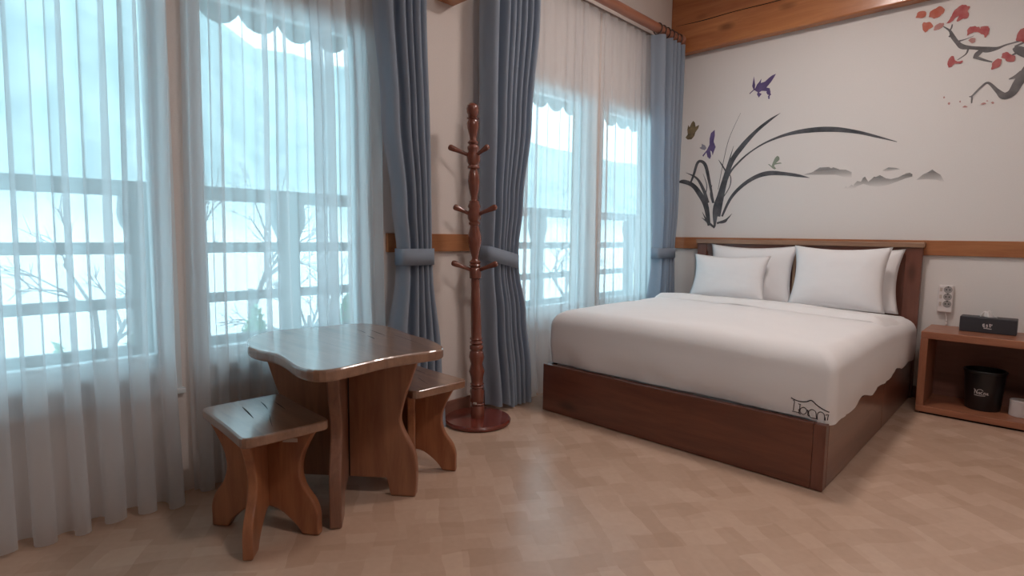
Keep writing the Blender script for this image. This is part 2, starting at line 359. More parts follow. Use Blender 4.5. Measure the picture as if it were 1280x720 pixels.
PAINT = {'bird':[(0.737,2.329),(0.744,2.348),(0.759,2.363),(0.778,2.389),(0.774,2.354),(0.807,2.36),(0.836,2.384),(0.859,2.398),(0.889,2.406),(0.875,2.379),(0.854,2.348),(0.836,2.328),(0.821,2.311),(0.847,2.301),(0.854,2.274),(0.855,2.258),(0.861,2.25),(0.85,2.24),(0.85,2.216),(0.84,2.218),(0.836,2.24),(0.844,2.248),(0.832,2.254),(0.822,2.272),(0.825,2.281),(0.803,2.287),(0.783,2.29),(0.764,2.281),(0.786,2.266),(0.764,2.241),(0.748,2.268),(0.754,2.285),(0.733,2.3),(0.724,2.307),(0.689,2.279),(0.687,2.288),(0.718,2.312),(0.706,2.34),(0.716,2.418),(0.73,2.346),(0.728,2.315)],'petal_dark':[(0.405,2.027),(0.408,1.979),(0.4,1.928),(0.42,1.88),(0.408,1.848),(0.396,1.809),(0.388,1.843),(0.373,1.854),(0.383,1.804),(0.373,1.781),(0.351,1.8),(0.338,1.841),(0.311,1.806),(0.303,1.817),(0.341,1.861),(0.363,1.905),(0.362,1.958),(0.372,2.003)],'petal_pale':[(0.272,1.886),(0.293,1.895),(0.292,1.919),(0.324,1.902),(0.338,1.878),(0.323,1.862),(0.294,1.872)],'butterfly':[(0.135,1.99),(0.156,2.015),(0.15,2.056),(0.156,2.099),(0.171,2.077),(0.188,2.112),(0.204,2.129),(0.221,2.108),(0.228,2.074),(0.261,2.086),(0.253,2.057),(0.229,2.027),(0.219,1.994),(0.195,1.969),(0.158,1.97)],'greenbird':[(0.866,1.699),(0.875,1.699),(0.896,1.683),(0.898,1.694),(0.908,1.722),(0.919,1.746),(0.935,1.76),(0.949,1.751),(0.954,1.732),(0.945,1.718),(0.927,1.704),(0.942,1.703),(0.96,1.705),(0.975,1.697),(0.946,1.695),(0.919,1.691),(0.915,1.679),(0.931,1.66),(0.92,1.653),(0.903,1.663)],'m1':[(1.139,1.597),(1.2,1.612),(1.251,1.644),(1.315,1.643),(1.329,1.633),(1.345,1.639),(1.388,1.62),(1.43,1.615),(1.468,1.594),(1.47,1.553),(1.417,1.563),(1.365,1.582),(1.263,1.589)],'m2':[(1.422,1.476),(1.437,1.495),(1.448,1.481),(1.473,1.504),(1.486,1.493),(1.489,1.506),(1.508,1.528),(1.532,1.522),(1.543,1.548),(1.556,1.557),(1.578,1.519),(1.613,1.553),(1.624,1.55),(1.648,1.562),(1.686,1.537),(1.716,1.529),(1.76,1.54),(1.802,1.563),(1.824,1.567),(1.84,1.556),(1.84,1.539),(1.804,1.53),(1.762,1.513),(1.704,1.49),(1.644,1.48),(1.59,1.488),(1.549,1.506),(1.51,1.49),(1.491,1.472)],'m3':[(1.863,1.515),(1.902,1.552),(1.929,1.565),(1.949,1.58),(1.967,1.564),(1.996,1.542),(2.023,1.49),(1.974,1.51),(1.919,1.517)],'m4':[(1.66,1.594),(1.696,1.612),(1.741,1.606),(1.767,1.595),(1.727,1.59),(1.683,1.584)]}
FLOWERS = [('o',[(1.79,2.608),(1.798,2.641),(1.82,2.644),(1.842,2.637),(1.845,2.61),(1.824,2.598)]),('o',[(1.861,2.6),(1.868,2.63),(1.897,2.642),(1.923,2.65),(1.945,2.613),(1.932,2.595),(1.906,2.579),(1.885,2.581)]),('o',[(1.83,2.539),(1.83,2.565),(1.853,2.563),(1.873,2.558),(1.889,2.528),(1.868,2.514),(1.849,2.499),(1.839,2.511)]),('p',[(1.891,2.505),(1.902,2.532),(1.93,2.541),(1.948,2.527),(1.938,2.51),(1.907,2.498)]),('r',[(1.96,2.528),(1.981,2.563),(1.994,2.601),(2.024,2.624),(2.049,2.623),(2.075,2.605),(2.067,2.582),(2.075,2.555),(2.065,2.536),(2.04,2.536),(2.018,2.526),(2.014,2.542),(2.023,2.559),(2.003,2.555),(1.989,2.533)]),('r',[(1.981,2.267),(1.989,2.297),(2.004,2.312),(2.018,2.301),(2.022,2.281),(2.043,2.271),(2.061,2.273),(2.055,2.256),(2.023,2.259),(2.009,2.245),(1.993,2.242)]),('r',[(2.073,2.425),(2.075,2.47),(2.101,2.478),(2.129,2.466),(2.136,2.456),(2.145,2.467),(2.178,2.46),(2.183,2.42),(2.176,2.405),(2.164,2.392),(2.155,2.414),(2.117,2.439),(2.091,2.433)]),('p',[(2.082,2.394),(2.096,2.407),(2.117,2.402),(2.116,2.378),(2.099,2.376)]),('r',[(2.209,2.185),(2.214,2.234),(2.242,2.248),(2.256,2.237),(2.251,2.202),(2.23,2.189)]),('r',[(2.254,2.25),(2.258,2.277),(2.28,2.281),(2.294,2.266),(2.318,2.245),(2.318,2.217),(2.288,2.219),(2.27,2.243)]),('r',[(2.316,2.337),(2.319,2.384),(2.342,2.407),(2.372,2.404),(2.388,2.353),(2.366,2.322),(2.335,2.333)]),('p',[(2.002,2.01),(2.009,2.017),(2.017,2.007),(2.01,1.999)]),('p',[(1.975,2.051),(1.98,2.056),(1.986,2.049),(1.981,2.043)]),('p',[(2.081,1.973),(2.094,1.979),(2.108,1.972),(2.094,1.968)]),('p',[(2.171,1.979),(2.185,1.986),(2.204,1.979),(2.186,1.972)]),('p',[(2.222,1.979),(2.23,1.984),(2.239,1.976),(2.231,1.972)]),('p',[(2.061,2.011),(2.066,2.016),(2.072,2.009),(2.067,2.004)]),('p',[(2.2,1.994),(2.206,1.998),(2.212,1.992),(2.206,1.988)])]
BRANCHES = [([(1.944,2.516),(1.981,2.479),(1.997,2.443),(2.026,2.394),(2.054,2.362),(2.097,2.347),(2.14,2.333),(2.182,2.316),(2.23,2.314),(2.269,2.326),(2.323,2.334),(2.382,2.35)],[0.0052,0.0125,0.0229,0.0229,0.03,0.0208,0.0229,0.0354,0.0187,0.0104,0.0104,0.025]),([(1.991,2.518),(1.989,2.498),(1.981,2.479)],[0.0063,0.0088,0.0083]),([(2.026,2.4),(2.068,2.406),(2.109,2.418)],[0.0125,0.0062,0.0021]),([(2.085,2.34),(2.075,2.31),(2.034,2.282)],[0.0104,0.0083,0.0042]),([(2.123,2.276),(2.134,2.298),(2.153,2.315)],[0.0208,0.0312,0.025]),([(2.118,2.286),(2.17,2.255),(2.212,2.234)],[0.0208,0.0125,0.0062]),([(2.31,2.302),(2.334,2.281),(2.39,2.24)],[0.0208,0.0458,0.0533]),([(2.313,2.306),(2.354,2.322),(2.391,2.333)],[0.0117,0.0117,0.0167]),([(2.335,2.271),(2.298,2.254),(2.267,2.245)],[0.0146,0.0083,0.0031]),([(2.111,2.036),(2.127,2.038),(2.166,2.084),(2.201,2.107),(2.249,2.05),(2.284,2.013),(2.322,2.028),(2.349,2.089),(2.396,2.17)],[0.0042,0.01,0.0125,0.0135,0.0229,0.0417,0.0458,0.0521,0.0625]),([(2.126,2.038),(2.127,1.991)],[0.0104,0.0063]),([(2.3,2.112),(2.331,2.122),(2.36,2.137)],[0.0062,0.0233,0.0417]),([(1.979,2.447),(1.987,2.438)],[0.0094,0.0094])]
LOGO = [[(1.777,0.386),(1.791,0.38),(1.814,0.376),(1.841,0.381),(1.861,0.391),(1.882,0.376),(1.905,0.363),(1.932,0.352)],[(1.786,0.377),(1.792,0.371),(1.79,0.351),(1.789,0.328)],[(1.783,0.324),(1.799,0.324),(1.815,0.322)],[(1.807,0.364),(1.819,0.362)],[(1.815,0.361),(1.814,0.339),(1.808,0.337)],[(1.813,0.337),(1.813,0.32),(1.82,0.318)],[(1.844,0.339),(1.843,0.333),(1.84,0.327),(1.836,0.323),(1.831,0.32),(1.825,0.32),(1.821,0.323),(1.817,0.327),(1.816,0.333),(1.817,0.339),(1.819,0.345),(1.824,0.349),(1.829,0.352),(1.834,0.352),(1.839,0.349),(1.842,0.345),(1.844,0.339)],[(1.845,0.341),(1.849,0.343),(1.849,0.321),(1.857,0.319)],[(1.853,0.325),(1.853,0.34),(1.864,0.351),(1.876,0.348),(1.882,0.339),(1.884,0.322),(1.889,0.31)],[(1.854,0.325),(1.859,0.314),(1.873,0.313),(1.886,0.314)],[(1.888,0.311),(1.888,0.331),(1.892,0.343),(1.902,0.348),(1.911,0.344),(1.916,0.332),(1.916,0.313)],[(1.919,0.337),(1.929,0.341),(1.928,0.33),(1.927,0.315)],[(1.918,0.328),(1.92,0.313)]]
TISSUE = [[(2.307,0.586),(2.3,0.583),(2.3,0.574),(2.304,0.566),(2.31,0.568)],[(2.302,0.58),(2.308,0.579)],[(2.303,0.574),(2.308,0.572)],[(2.319,0.585),(2.316,0.576),(2.323,0.576)],[(2.32,0.582),(2.32,0.567),(2.315,0.567)],[(2.328,0.586),(2.336,0.586),(2.33,0.577),(2.338,0.577)],[(2.33,0.57),(2.338,0.57)],[(2.343,0.587),(2.341,0.583)],[(2.34,0.578),(2.342,0.585)],[(2.304,0.559),(2.314,0.559),(2.328,0.558),(2.342,0.557)]]

# ------------------------------------------------------------------ the room
XR, YF, ZC = 5.2, -7.2, 3.25
tag(box('floor', (-0.2, YF - 0.2, -0.12), (XR + 0.2, 0.2, 0.0), M['floor'], bevel=0), 'tan block-printed vinyl floor', kind='structure')
tag(box('ceiling', (-0.2, YF - 0.2, ZC), (XR + 0.2, 0.2, ZC + 0.12), M['ceiling'], bevel=0), 'white plaster ceiling', kind='structure')
tag(box('wall_back', (-0.2, 0.0, 0.0), (XR + 0.2, 0.2, ZC), M['wall_back'], bevel=0), 'white papered wall behind the bed', kind='structure')
tag(box('wall_right', (XR, YF, 0.0), (XR + 0.2, 0.0, ZC), M['wall_back'], bevel=0), 'white papered side wall', kind='structure')
tag(box('wall_front', (-0.2, YF - 0.2, 0.0), (XR + 0.2, YF, ZC), M['wall'], bevel=0), 'pale papered wall facing the bed', kind='structure')
parts, y = [], YF
for y0, y1 in WINS:
    parts.append(box_vf((-0.2, y, 0), (0, y0, ZC))); parts.append(box_vf((-0.2, y0, 0), (0, y1, WZ0))); parts.append(box_vf((-0.2, y0, WZ1), (0, y1, ZC))); y = y1
parts.append(box_vf((-0.2, y, 0), (0, 0, ZC)))
tag(obj('wall_left', *join(parts), M['wall']), 'warm papered wall holding the windows', kind='structure')

tag(box('baseboard_left', (0, -3.00, 0), (0.014, -2.20, 0.092), M['base']), 'brown wooden baseboard on the pillar', kind='structure')
tag(box('baseboard_back', (0.02, -0.014, 0), (XR, 0, 0.08), M['base']), 'brown wooden baseboard behind the bed', kind='structure')
tag(box('trim_1', (0, -3.06, 0.999), (0.022, -2.12, 1.101), M['pine']), 'orange pine dado rail on the pillar', kind='structure')
tag(box('trim_2', (0.0, -0.022, 0.999), (XR, 0, 1.101), M['pine_x']), 'orange pine dado rail behind the headboard', kind='structure')
beam = tag(box('trim_3', (0, -0.09, 2.70), (XR, 0, ZC), M['beam'], bevel=0.012), 'thick orange timber beam under the ceiling', kind='structure')
L_, R_2 = ribbon2d([(0.05, 2.945), (0.3, 2.936), (0.58, 2.940), (0.92, 2.933), (1.5, 2.944), (2.1, 2.936)], [0.002, 0.008, 0.006, 0.007, 0.004, 0.001], 6)
obj('drying_crack', [(x, -0.0908, z) for pr in zip(L_, R_2) for x, z in pr], [(2 * i, 2 * i + 1, 2 * i + 3, 2 * i + 2) for i in range(len(L_) - 1)], M['crack'], beam)
tag(box('trim_4', (0, -2.392, 0.09), (0.012, -2.376, ZC), M['strip']), 'thin white cable duct running down the pillar', kind='structure')

# windows: fixed frame, one sash with handle, pane and sill
for i, (y0, y1) in enumerate(WINS):
    w = empty('window_%d' % (i + 1), (0, (y0 + y1) / 2, WZ0)); tag(w, ('white framed window farthest from the bed', 'white framed window behind the table', 'white framed window by the foot of the bed', 'white framed window by the head of the bed')[i], kind='structure')
    f = 0.03
    V = [box_vf((-0.13, y0, WZ0), (0.012, y0 + f, WZ1)), box_vf((-0.13, y1 - f, WZ0), (0.012, y1, WZ1)),
         box_vf((-0.13, y0 + f, WZ0), (0.012, y1 - f, WZ0 + 0.10)), box_vf((-0.13, y0 + f, WZ1 - 0.03), (0.012, y1 - f, WZ1))]
    obj('window_frame', *join(V), M['pvc'], w)
    a, b, c, d = y0 + f, y1 - f, WZ0 + 0.10, WZ1 - 0.03; s = 0.042
    V = [box_vf((-0.085, a, c), (-0.035, a + s, d)), box_vf((-0.085, b - s, c), (-0.035, b, d)),
         box_vf((-0.085, a + s, c), (-0.035, b - s, c + s)), box_vf((-0.085, a + s, d - 0.03), (-0.035, b - s, d))]
    sash = obj('sash', *join(V), M['pvc'], w)
    box('pane', (-0.063, a + s - 0.005, c + s - 0.005), (-0.057, b - s + 0.005, d - 0.025), M['glass'], sash, bevel=0)
    box('handle', (-0.035, b - 0.038, 1.15), (-0.008, b - 0.012, 1.32), M['strip'], sash, bevel=0.006)
    box('sill', (-0.01, y0 - 0.01, WZ0 - 0.022), (0.024, y1 + 0.01, WZ0), M['pvc'], w)

# ------------------------------------------------------------------ bed
BX0, BX1, BY, BH = 0.328, 1.933, -2.125, 0.299
bed = empty('bed', ((BX0 + BX1) / 2, -1.05, 0)); tag(bed, 'low dark red-brown wooden bed frame with headboard', 'bed')
fb = box('foot_panel', (BX0, BY, 0.004), (BX1 - 0.05, BY + 0.035, BH), M['bed_x'], bed, bevel=0.003)
box('corner_post', (BX1 - 0.049, BY, 0.004), (BX1, BY + 0.05, BH), M['bed_z'], bed, bevel=0.003)
box('side_panel', (BX0, BY + 0.036, 0.004), (BX0 + 0.03, -0.08, BH), M['bed_y'], bed)
box('side_rail', (BX1 - 0.032, BY + 0.051, 0.004), (BX1 - 0.020, -0.08, BH), M['bed_y'], bed, bevel=0)
box('drawer_front', (BX1 - 0.019, BY + 0.052, 0.006), (BX1, -0.965, BH), M['bed_y'], bed, bevel=0.002)
box('drawer_front', (BX1 - 0.019, -0.960, 0.006), (BX1, -0.082, BH), M['bed_y'], bed, bevel=0.002)
box('base_board', (BX0 + 0.031, BY + 0.052, 0.18), (BX1 - 0.033, -0.08, 0.20), M['bed_x'], bed, bevel=0)
hb = box('headboard', (BX0, -0.052, 0.004), (BX1 + 0.01, -0.024, 1.05), M['bed_z'], bed, bevel=0.002)
for x0, x1 in ((BX0, BX0 + 0.085), (1.050, 1.105), (1.150, 1.205), (BX1 - 0.085, BX1 + 0.01)):
    box('stile', (x0, -0.070, 0.004), (x1, -0.052, 1.05), M['bed_z'], hb, bevel=0.003)
box('pale_slat', (1.118, -0.062, 0.30), (1.137, -0.052, 0.985), M['slat'], hb, bevel=0.002)
box('top_rail', (BX0 + 0.085, -0.066, 0.985), (BX1 - 0.085, -0.052, 1.05), M['bed_x'], hb, bevel=0.002)
box('cap_rail', (BX0 - 0.008, -0.086, 1.05), (BX1 + 0.02, -0.0225, 1.086), M['bed_cap'], hb, bevel=0.004)

tag(box('mattress', (0.362, -2.055, 0.20), (1.898, -0.073, 0.575), M['linen'], bevel=0.045, seg=4), 'thick white mattress in the wooden bed frame', 'mattress')

DX0, DX1, DY0, DY1, RT = 0.335, 1.952, -2.088, -0.078, 0.105
def sm(a, b, t):
    t = max(0, min(1, (t - a) / (b - a))); return t * t * (3 - 2 * t)
def duvet_top(x, y):
    z = 0.640 - 0.035 * sm(-1.0, -0.35, y) - 0.022 * sm(1.1, 1.95, x)
    return z + 0.006 * noise.noise((x * 3.1, y * 3.1, 0.3)) + 0.003 * noise.noise((x * 9, y * 7, 2.0))
def rrect(hx, hy, rc, n):
    """n*4 points round a rounded rectangle, evenly spread"""
    rc = max(0.0005, min(rc, hx, hy)); pts = []
    m = n // 4
    for q, (sx, sy) in enumerate(((1, 1), (-1, 1), (-1, -1), (1, -1))):
        for k in range(m):
            a = (q + k / m) * PI / 2; pts.append(((hx - rc) * sx + rc * math.cos(a), (hy - rc) * sy + rc * math.sin(a)))
        nx = [(1, 1), (-1, 1), (-1, -1), (1, -1)][(q + 1) % 4]
        e0 = ((hx - rc) * sx + rc * math.cos((q + 1) * PI / 2), (hy - rc) * sy + rc * math.sin((q + 1) * PI / 2))
        e1 = ((hx - rc) * nx[0] + rc * math.cos((q + 1) * PI / 2), (hy - rc) * nx[1] + rc * math.sin((q + 1) * PI / 2))
        for k in range(n):
            t = k / n; pts.append((e0[0] + (e1[0] - e0[0]) * t, e0[1] + (e1[1] - e0[1]) * t))
    return pts
hx, hy = (DX1 - DX0) / 2, (DY1 - DY0) / 2; cx, cy = (DX0 + DX1) / 2, (DY0 + DY1) / 2
prof = [('t', 0.80), ('t', 0.74), ('t', 0.64), ('t', 0.54), ('t', 0.44), ('t', 0.36), ('t', 0.29), ('t', 0.23), ('t', 0.18), ('t', 0.14)]
prof += [('a', k / 8 * PI / 2) for k in range(0, 9)] + [('s', k / 9) for k in range(1, 10)]
V, F, NP = [], [], None
for kind, t in prof:
    inset = t if kind == 't' else (RT * (1 - math.sin(t)) if kind == 'a' else 0.0)
    ring = rrect(hx - inset, hy - inset, 0.042 + 0.15 * max(0, 0.10 - abs(inset - 0.10)), 48); NP = len(ring)
    for k, (u, v_) in enumerate(ring):
        x, y = cx + u, cy + v_
        zt = duvet_top(x, y)
        if kind == 't': z = zt
        elif kind == 'a': z = zt - RT * (1 - math.cos(t))
        else:
            right = sm(1.85, 1.93, x)
            hem = 0.306 + right * (0.012 * math.sin(y * 7.3 + 0.6) + 0.012 * math.sin(y * 15.0) - 0.006)
            zs = zt - RT; z = zs + (hem - zs) * t
            dn = (0.010 * math.sin(t * PI) + 0.007 * noise.noise((x * 5.0, y * 5.0, 4.1)) * t + 0.006 * noise.noise((x * 2 + z * 4, y * 2 + z * 9, 9.1))
                  - 0.020 * t * max(0, 0.35 - abs(noise.noise((x * 4 + z * 3.0, y * 4 + z * 2.0, 6.3)))) - 0.006 * t * noise.noise((x * 14, y * 14, 2.2)))
            if u < -hx + 0.2 and v_ < -hy + 0.1: dn += -0.018 * sm(0.4, 1.0, t)
            l = math.hypot(u / hx, v_ / hy); wx = abs(u / hx) ** 8; wy = abs(v_ / hy) ** 8; q = wx + wy + 1e-6
            x += dn * wx / q * (1 if u > 0 else -1); y += dn * wy / q * (1 if v_ > 0 else -1)
        V.append((x, y, z))
for i in range(len(prof) - 1):
    for k in range(NP): k2 = (k + 1) % NP; F.append((i * NP + k, i * NP + k2, (i + 1) * NP + k2, (i + 1) * NP + k))
F.append(tuple(range(NP))[::-1])
duvet = obj('duvet', V, F, M['linen'], smooth=True, angle=1.2)
tag(duvet, 'smooth white duvet spread over the bed, roof logo printed at its corner', 'duvet')
duvet_bvh = BVHTree.FromPolygons([tuple(v) for v in V], F)
# turned-down band
V = []; nu, nv = 46, 16
for i in range(nu):
    x = 0.350 + (1.915 - 0.350) * i / (nu - 1)
    for j in range(nv):
        t = j / (nv - 1); y = -0.93 + 0.05 * math.sin(x * 2.1) + t * 0.58
        e = min((x - DX0) / RT, (DX1 - x) / RT, 1); drop = RT * (1 - math.sqrt(max(0, 1 - (1 - e) ** 2)))
        z = duvet_top(x, y) - drop + (0.034 * min(1, math.sqrt(max(0, t) * 14)) * (1 - sm(0.7, 1.0, t)) + 0.003) * min(1, (x - 0.35) / 0.05, (1.915 - x) / 0.06) + 0.004 * noise.noise((x * 6, y * 9, 1.7)) - 0.002
        V.append((x, y, z))
obj('turned_fold', V, grid_faces(nu, nv), M['linen'], duvet, smooth=True)
# printed roof logo on the corner of the duvet
V, F = [], []
for k, pts in enumerate(LOGO):
    L_, R_2 = ribbon2d(pts, [0.0048 if k == 0 else 0.0032] * len(pts), 5)
    n = len(V)
    for (x, z) in [p for pr in zip(L_, R_2) for p in pr]:
        h = duvet_bvh.ray_cast(Vector((x, -3, z)), Vector((0, 1, 0)))
        y = h[0].y - 0.0015 if h[0] is not None else DY0 - 0.004
        V.append((x, y, z))
    for i in range(len(L_) - 1): F.append((n + 2 * i, n + 2 * i + 1, n + 2 * i + 3, n + 2 * i + 2))
obj('printed_logo', V, F, M['ink'], duvet)

def pillow(w, h, t, loc, lean, yaw, label, seed, droop=0.0):
    """standing pillow: w wide (x), h tall (z), t thick, leaning back by lean"""
    rnd = random.Random(seed); nu, nv = 30, 22; V, F = [], []
    for side in (-1, 1):
        for i in range(nu):
            for j in range(nv):
                u = -1 + 2 * i / (nu - 1); v = -1 + 2 * j / (nv - 1)
                pin = 0.10
                X = w / 2 * u * (1 - pin * (1 - v * v)); Z = h / 2 * v * (1 - pin * (1.25 if v > 0 else 0.25) * (1 - u * u))
                th = t / 2 * ((1 - abs(u) ** 3.2) ** 0.62) * ((1 - abs(v) ** 3.2) ** 0.62)
                th *= 1 + 0.10 * noise.noise((u * 1.6, v * 1.6, seed)) + 0.05 * noise.noise((u * 5, v * 4, seed + 3)) + 0.16 * (abs(u) ** 2) * noise.noise((u * 7, v * 9, seed + 6))
                Z += droop * (u if u > 0 else 0) ** 2 * (1 + v) / 2
                V.append(Vector((X, side * th, Z + h / 2)))
    n = nu * nv
    F = [tuple(reversed(f)) for f in grid_faces(nu, nv)] + grid_faces(nu, nv, n)
    m = Matrix.Translation(loc) @ Matrix.Rotation(yaw, 4, 'Z') @ Matrix.Rotation(lean, 4, 'X')
    o = obj('pillow', [m @ v for v in V], F, M['pillow'], smooth=True)
    bm = bmesh.new(); bm.from_mesh(o.data); bmesh.ops.remove_doubles(bm, verts=bm.verts, dist=0.0006); bmesh.ops.recalc_face_normals(bm, faces=bm.faces); bm.to_mesh(o.data); bm.free()
    for p in o.data.polygons: p.use_smooth = True
    return tag(o, label, 'pillow', 'bed pillows')
pillow(0.70, 0.46, 0.13, (0.815, -0.180, 0.596), -0.20, 0.0, 'larger white pillow standing behind the small one against the headboard', 3)
pillow(0.62, 0.36, 0.13, (0.705, -0.335, 0.616), -0.26, 0.02, 'small white pillow in front of the other pillow by the window', 11)
pillow(0.68, 0.455, 0.12, (1.512, -0.185, 0.593), -0.20, 0.0, 'white pillow mostly hidden behind the large front pillow nearer the nightstand', 5)
pillow(0.625, 0.455, 0.15, (1.490, -0.345, 0.608), -0.22, -0.03, 'large white pillow in front, nearer the nightstand, hiding the one behind', 8)

# ------------------------------------------------------------------ nightstand and what stands on it
NX0, NX1, NY, NH = 2.017, 2.617, -0.427, 0.5285
ns = empty('nightstand', ((NX0 + NX1) / 2, NY / 2, 0)); tag(ns, 'open box-shaped brown wooden nightstand beside the bed', 'nightstand')
box('top_board', (NX0, NY, NH - 0.046), (NX1, -0.016, NH), M['ns'], ns, bevel=0.004)
box('bottom_board', (NX0, NY, 0.012), (NX1, -0.016, 0.052), M['ns'], ns, bevel=0.004)
box('side_board', (NX0, NY, 0.052), (NX0 + 0.04, -0.016, NH - 0.046), M['ns_z'], ns, bevel=0.003)
box('side_board', (NX1 - 0.04, NY, 0.052), (NX1, -0.016, NH - 0.046), M['ns_z'], ns, bevel=0.003)
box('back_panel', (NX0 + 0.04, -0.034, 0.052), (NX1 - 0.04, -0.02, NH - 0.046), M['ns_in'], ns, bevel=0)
box('plinth', (NX0 + 0.02, NY + 0.02, 0.0), (NX1 - 0.02, -0.03, 0.012), M['crack'], ns, bevel=0)

tb = empty('tissue_box', (2.321, -0.16, NH)); tag(tb, 'long dark grey tissue box with a white tissue on the nightstand', 'tissue box')
box('body', (2.184, -0.220, NH), (2.458, -0.100, NH + 0.096), M['box_dark'], tb, bevel=0.005)
V, F = [], []
nu, nv = 11, 6
for i in range(nu):
    for j in range(nv):
        a = i / (nu - 1); t = j / (nv - 1)
        X = 2.321 + (a - 0.5) * 0.088 * (1 - 0.45 * t) - 0.008 * t; Y = -0.165 + 0.014 * math.sin(a * 9) * (1 - 0.4 * t)
        V.append((X, Y, NH + 0.092 + 0.044 * t * (0.55 + 0.45 * math.sin(a * PI) + 0.12 * math.sin(a * 11))))
o = obj('tissue', V, grid_faces(nu, nv), M['tissue'], tb, smooth=True)
o.modifiers.new('thick', 'SOLIDIFY').thickness = 0.003
V, F = [], []
for pts in TISSUE:
    L_, R_2 = ribbon2d(pts, [0.0045] * len(pts), 4); n = len(V)
    V += [(x, -0.2212, z) for pr in zip(L_, R_2) for (x, z) in pr]
    F += [(n + 2 * i, n + 2 * i + 1, n + 2 * i + 3, n + 2 * i + 2) for i in range(len(L_) - 1)]
obj('printed_mark', V, F, M['print_white'], tb)

BC = (2.332, -0.218, 0.052)
wb = empty('waste_bin', BC); tag(wb, 'round black plastic waste bin with white script inside the nightstand', 'bin')
obj('body', *lathe([(0.084, 0.0), (0.088, 0.006), (0.103, 0.236), (0.103, 0.240), (0.099, 0.240), (0.084, 0.012)], BC, 40), M['bin'], wb, smooth=True, angle=0.7)
obj('rim', *lathe([(0.1025, 0.232), (0.1075, 0.234), (0.1085, 0.246), (0.1055, 0.250), (0.099, 0.248), (0.098, 0.236)], BC, 40, cap=False), M['bin'], wb, smooth=True, angle=0.9)
ang0 = math.atan2(CAM[1] - BC[1], CAM[0] - BC[0]) - 0.12
def on_bin(u, z):
    r = 0.088 + (0.103 - 0.088) * (z - BC[2] - 0.006) / 0.23 + 0.0012; a = ang0 + u / 0.097
    return (BC[0] + r * math.cos(a), BC[1] + r * math.sin(a), z)
STROKES = [[(-0.036, .176), (-0.030, .172), (-0.018, .146)], [(-0.032, .148), (-0.031, .170)], [(-0.019, .146), (-0.019, .168), (-0.010, .176), (0.002, .176), (0.010, .168)],
           [(-0.008, .160), (-0.013, .156), (-0.012, .149), (-0.006, .148), (-0.006, .160), (-0.004, .147)], [(0.008, .162), (0.001, .160), (0.000, .150), (0.009, .148)],
           [(0.014, .147), (0.014, .160)], [(0.014, .157), (0.020, .160), (0.022, .147)], [(0.028, .160), (0.028, .147)], [(0.033, .160), (0.033, .148), (0.038, .149)],
           [(-0.034, .140), (-0.020, .138), (0.000, .138), (0.022, .141)]]
V, F = [], []
for pts in STROKES:
    L_, R_2 = ribbon2d(pts, [0.0030] * len(pts), 4); n = len(V)
    V += [on_bin(u, z + 0.012) for pr in zip(L_, R_2) for (u, z) in pr]
    F += [(n + 2 * i, n + 2 * i + 1, n + 2 * i + 3, n + 2 * i + 2) for i in range(len(L_) - 1)]
obj('printed_script', V, F, M['print_white'], wb)

RC = (2.512, -0.250, 0.052)
tr = empty('paper_roll', RC); tag(tr, 'white paper roll standing beside the black bin', 'paper roll')
obj('roll', *lathe([(0.018, 0.0), (0.052, 0.0), (0.055, 0.003), (0.055, 0.095), (0.052, 0.098), (0.022, 0.098), (0.020, 0.097), (0.018, 0.02)], RC, 32), M['paper'], tr, smooth=True, angle=0.7)
obj('core', *lathe([(0.0195, 0.001), (0.0195, 0.099), (0.0175, 0.099), (0.0175, 0.002)], RC, 24, cap=False), M['tag'], tr, smooth=True, angle=0.7)

ps = empty('power_strip', (2.082, -0.002, 0.615)); tag(ps, 'white three-socket power strip hanging on the wall above the nightstand', 'power strip')
box('body', (2.042, -0.034, 0.618), (2.122, -0.002, 0.802), M['strip'], ps, bevel=0.008, seg=3)
for k in range(3):
    z = 0.772 - k * 0.048
    v, f = [], []
    prof_ = [(0.0235, -0.0335), (0.0235, -0.0365), (0.0205, -0.0370), (0.0190, -0.0350), (0.0005, -0.0350)]
    for r, d in prof_:
        for q in range(20): a = 2 * PI * q / 20; v.append((2.094 + r * math.cos(a), d, z + r * math.sin(a)))
    for i in range(len(prof_) - 1):
        for q in range(20): q2 = (q + 1) % 20; f.append((i * 20 + q, i * 20 + q2, (i + 1) * 20 + q2, (i + 1) * 20 + q))
    so = obj('socket', v, f, M['socket'], ps, smooth=True, angle=0.6)
    for dx, dz in ((-0.009, 0), (0.009, 0), (0, 0.0195)):
        box('socket_hole', (2.094 + dx - 0.0034, -0.0385 if dz else -0.0362, z + dz - 0.0034), (2.094 + dx + 0.0034, -0.034, z + dz + 0.0034), M['hole'], so, bevel=0)
    box('switch', (2.050, -0.040, z - 0.013), (2.064, -0.033, z + 0.013), M['tag'], ps, bevel=0.003)
V, F = [], []
S = spline([(2.090, -0.02, 0.620), (2.091, -0.02, 0.600), (2.096, -0.018, 0.570), (2.10, -0.014, 0.40), (2.10, -0.0135, 0.10)], 6)
obj('cord', *join([tube(a, b, 0.004, 0.004, 6) for a, b in zip(S, S[1:])]), M['strip'], ps, smooth=True)

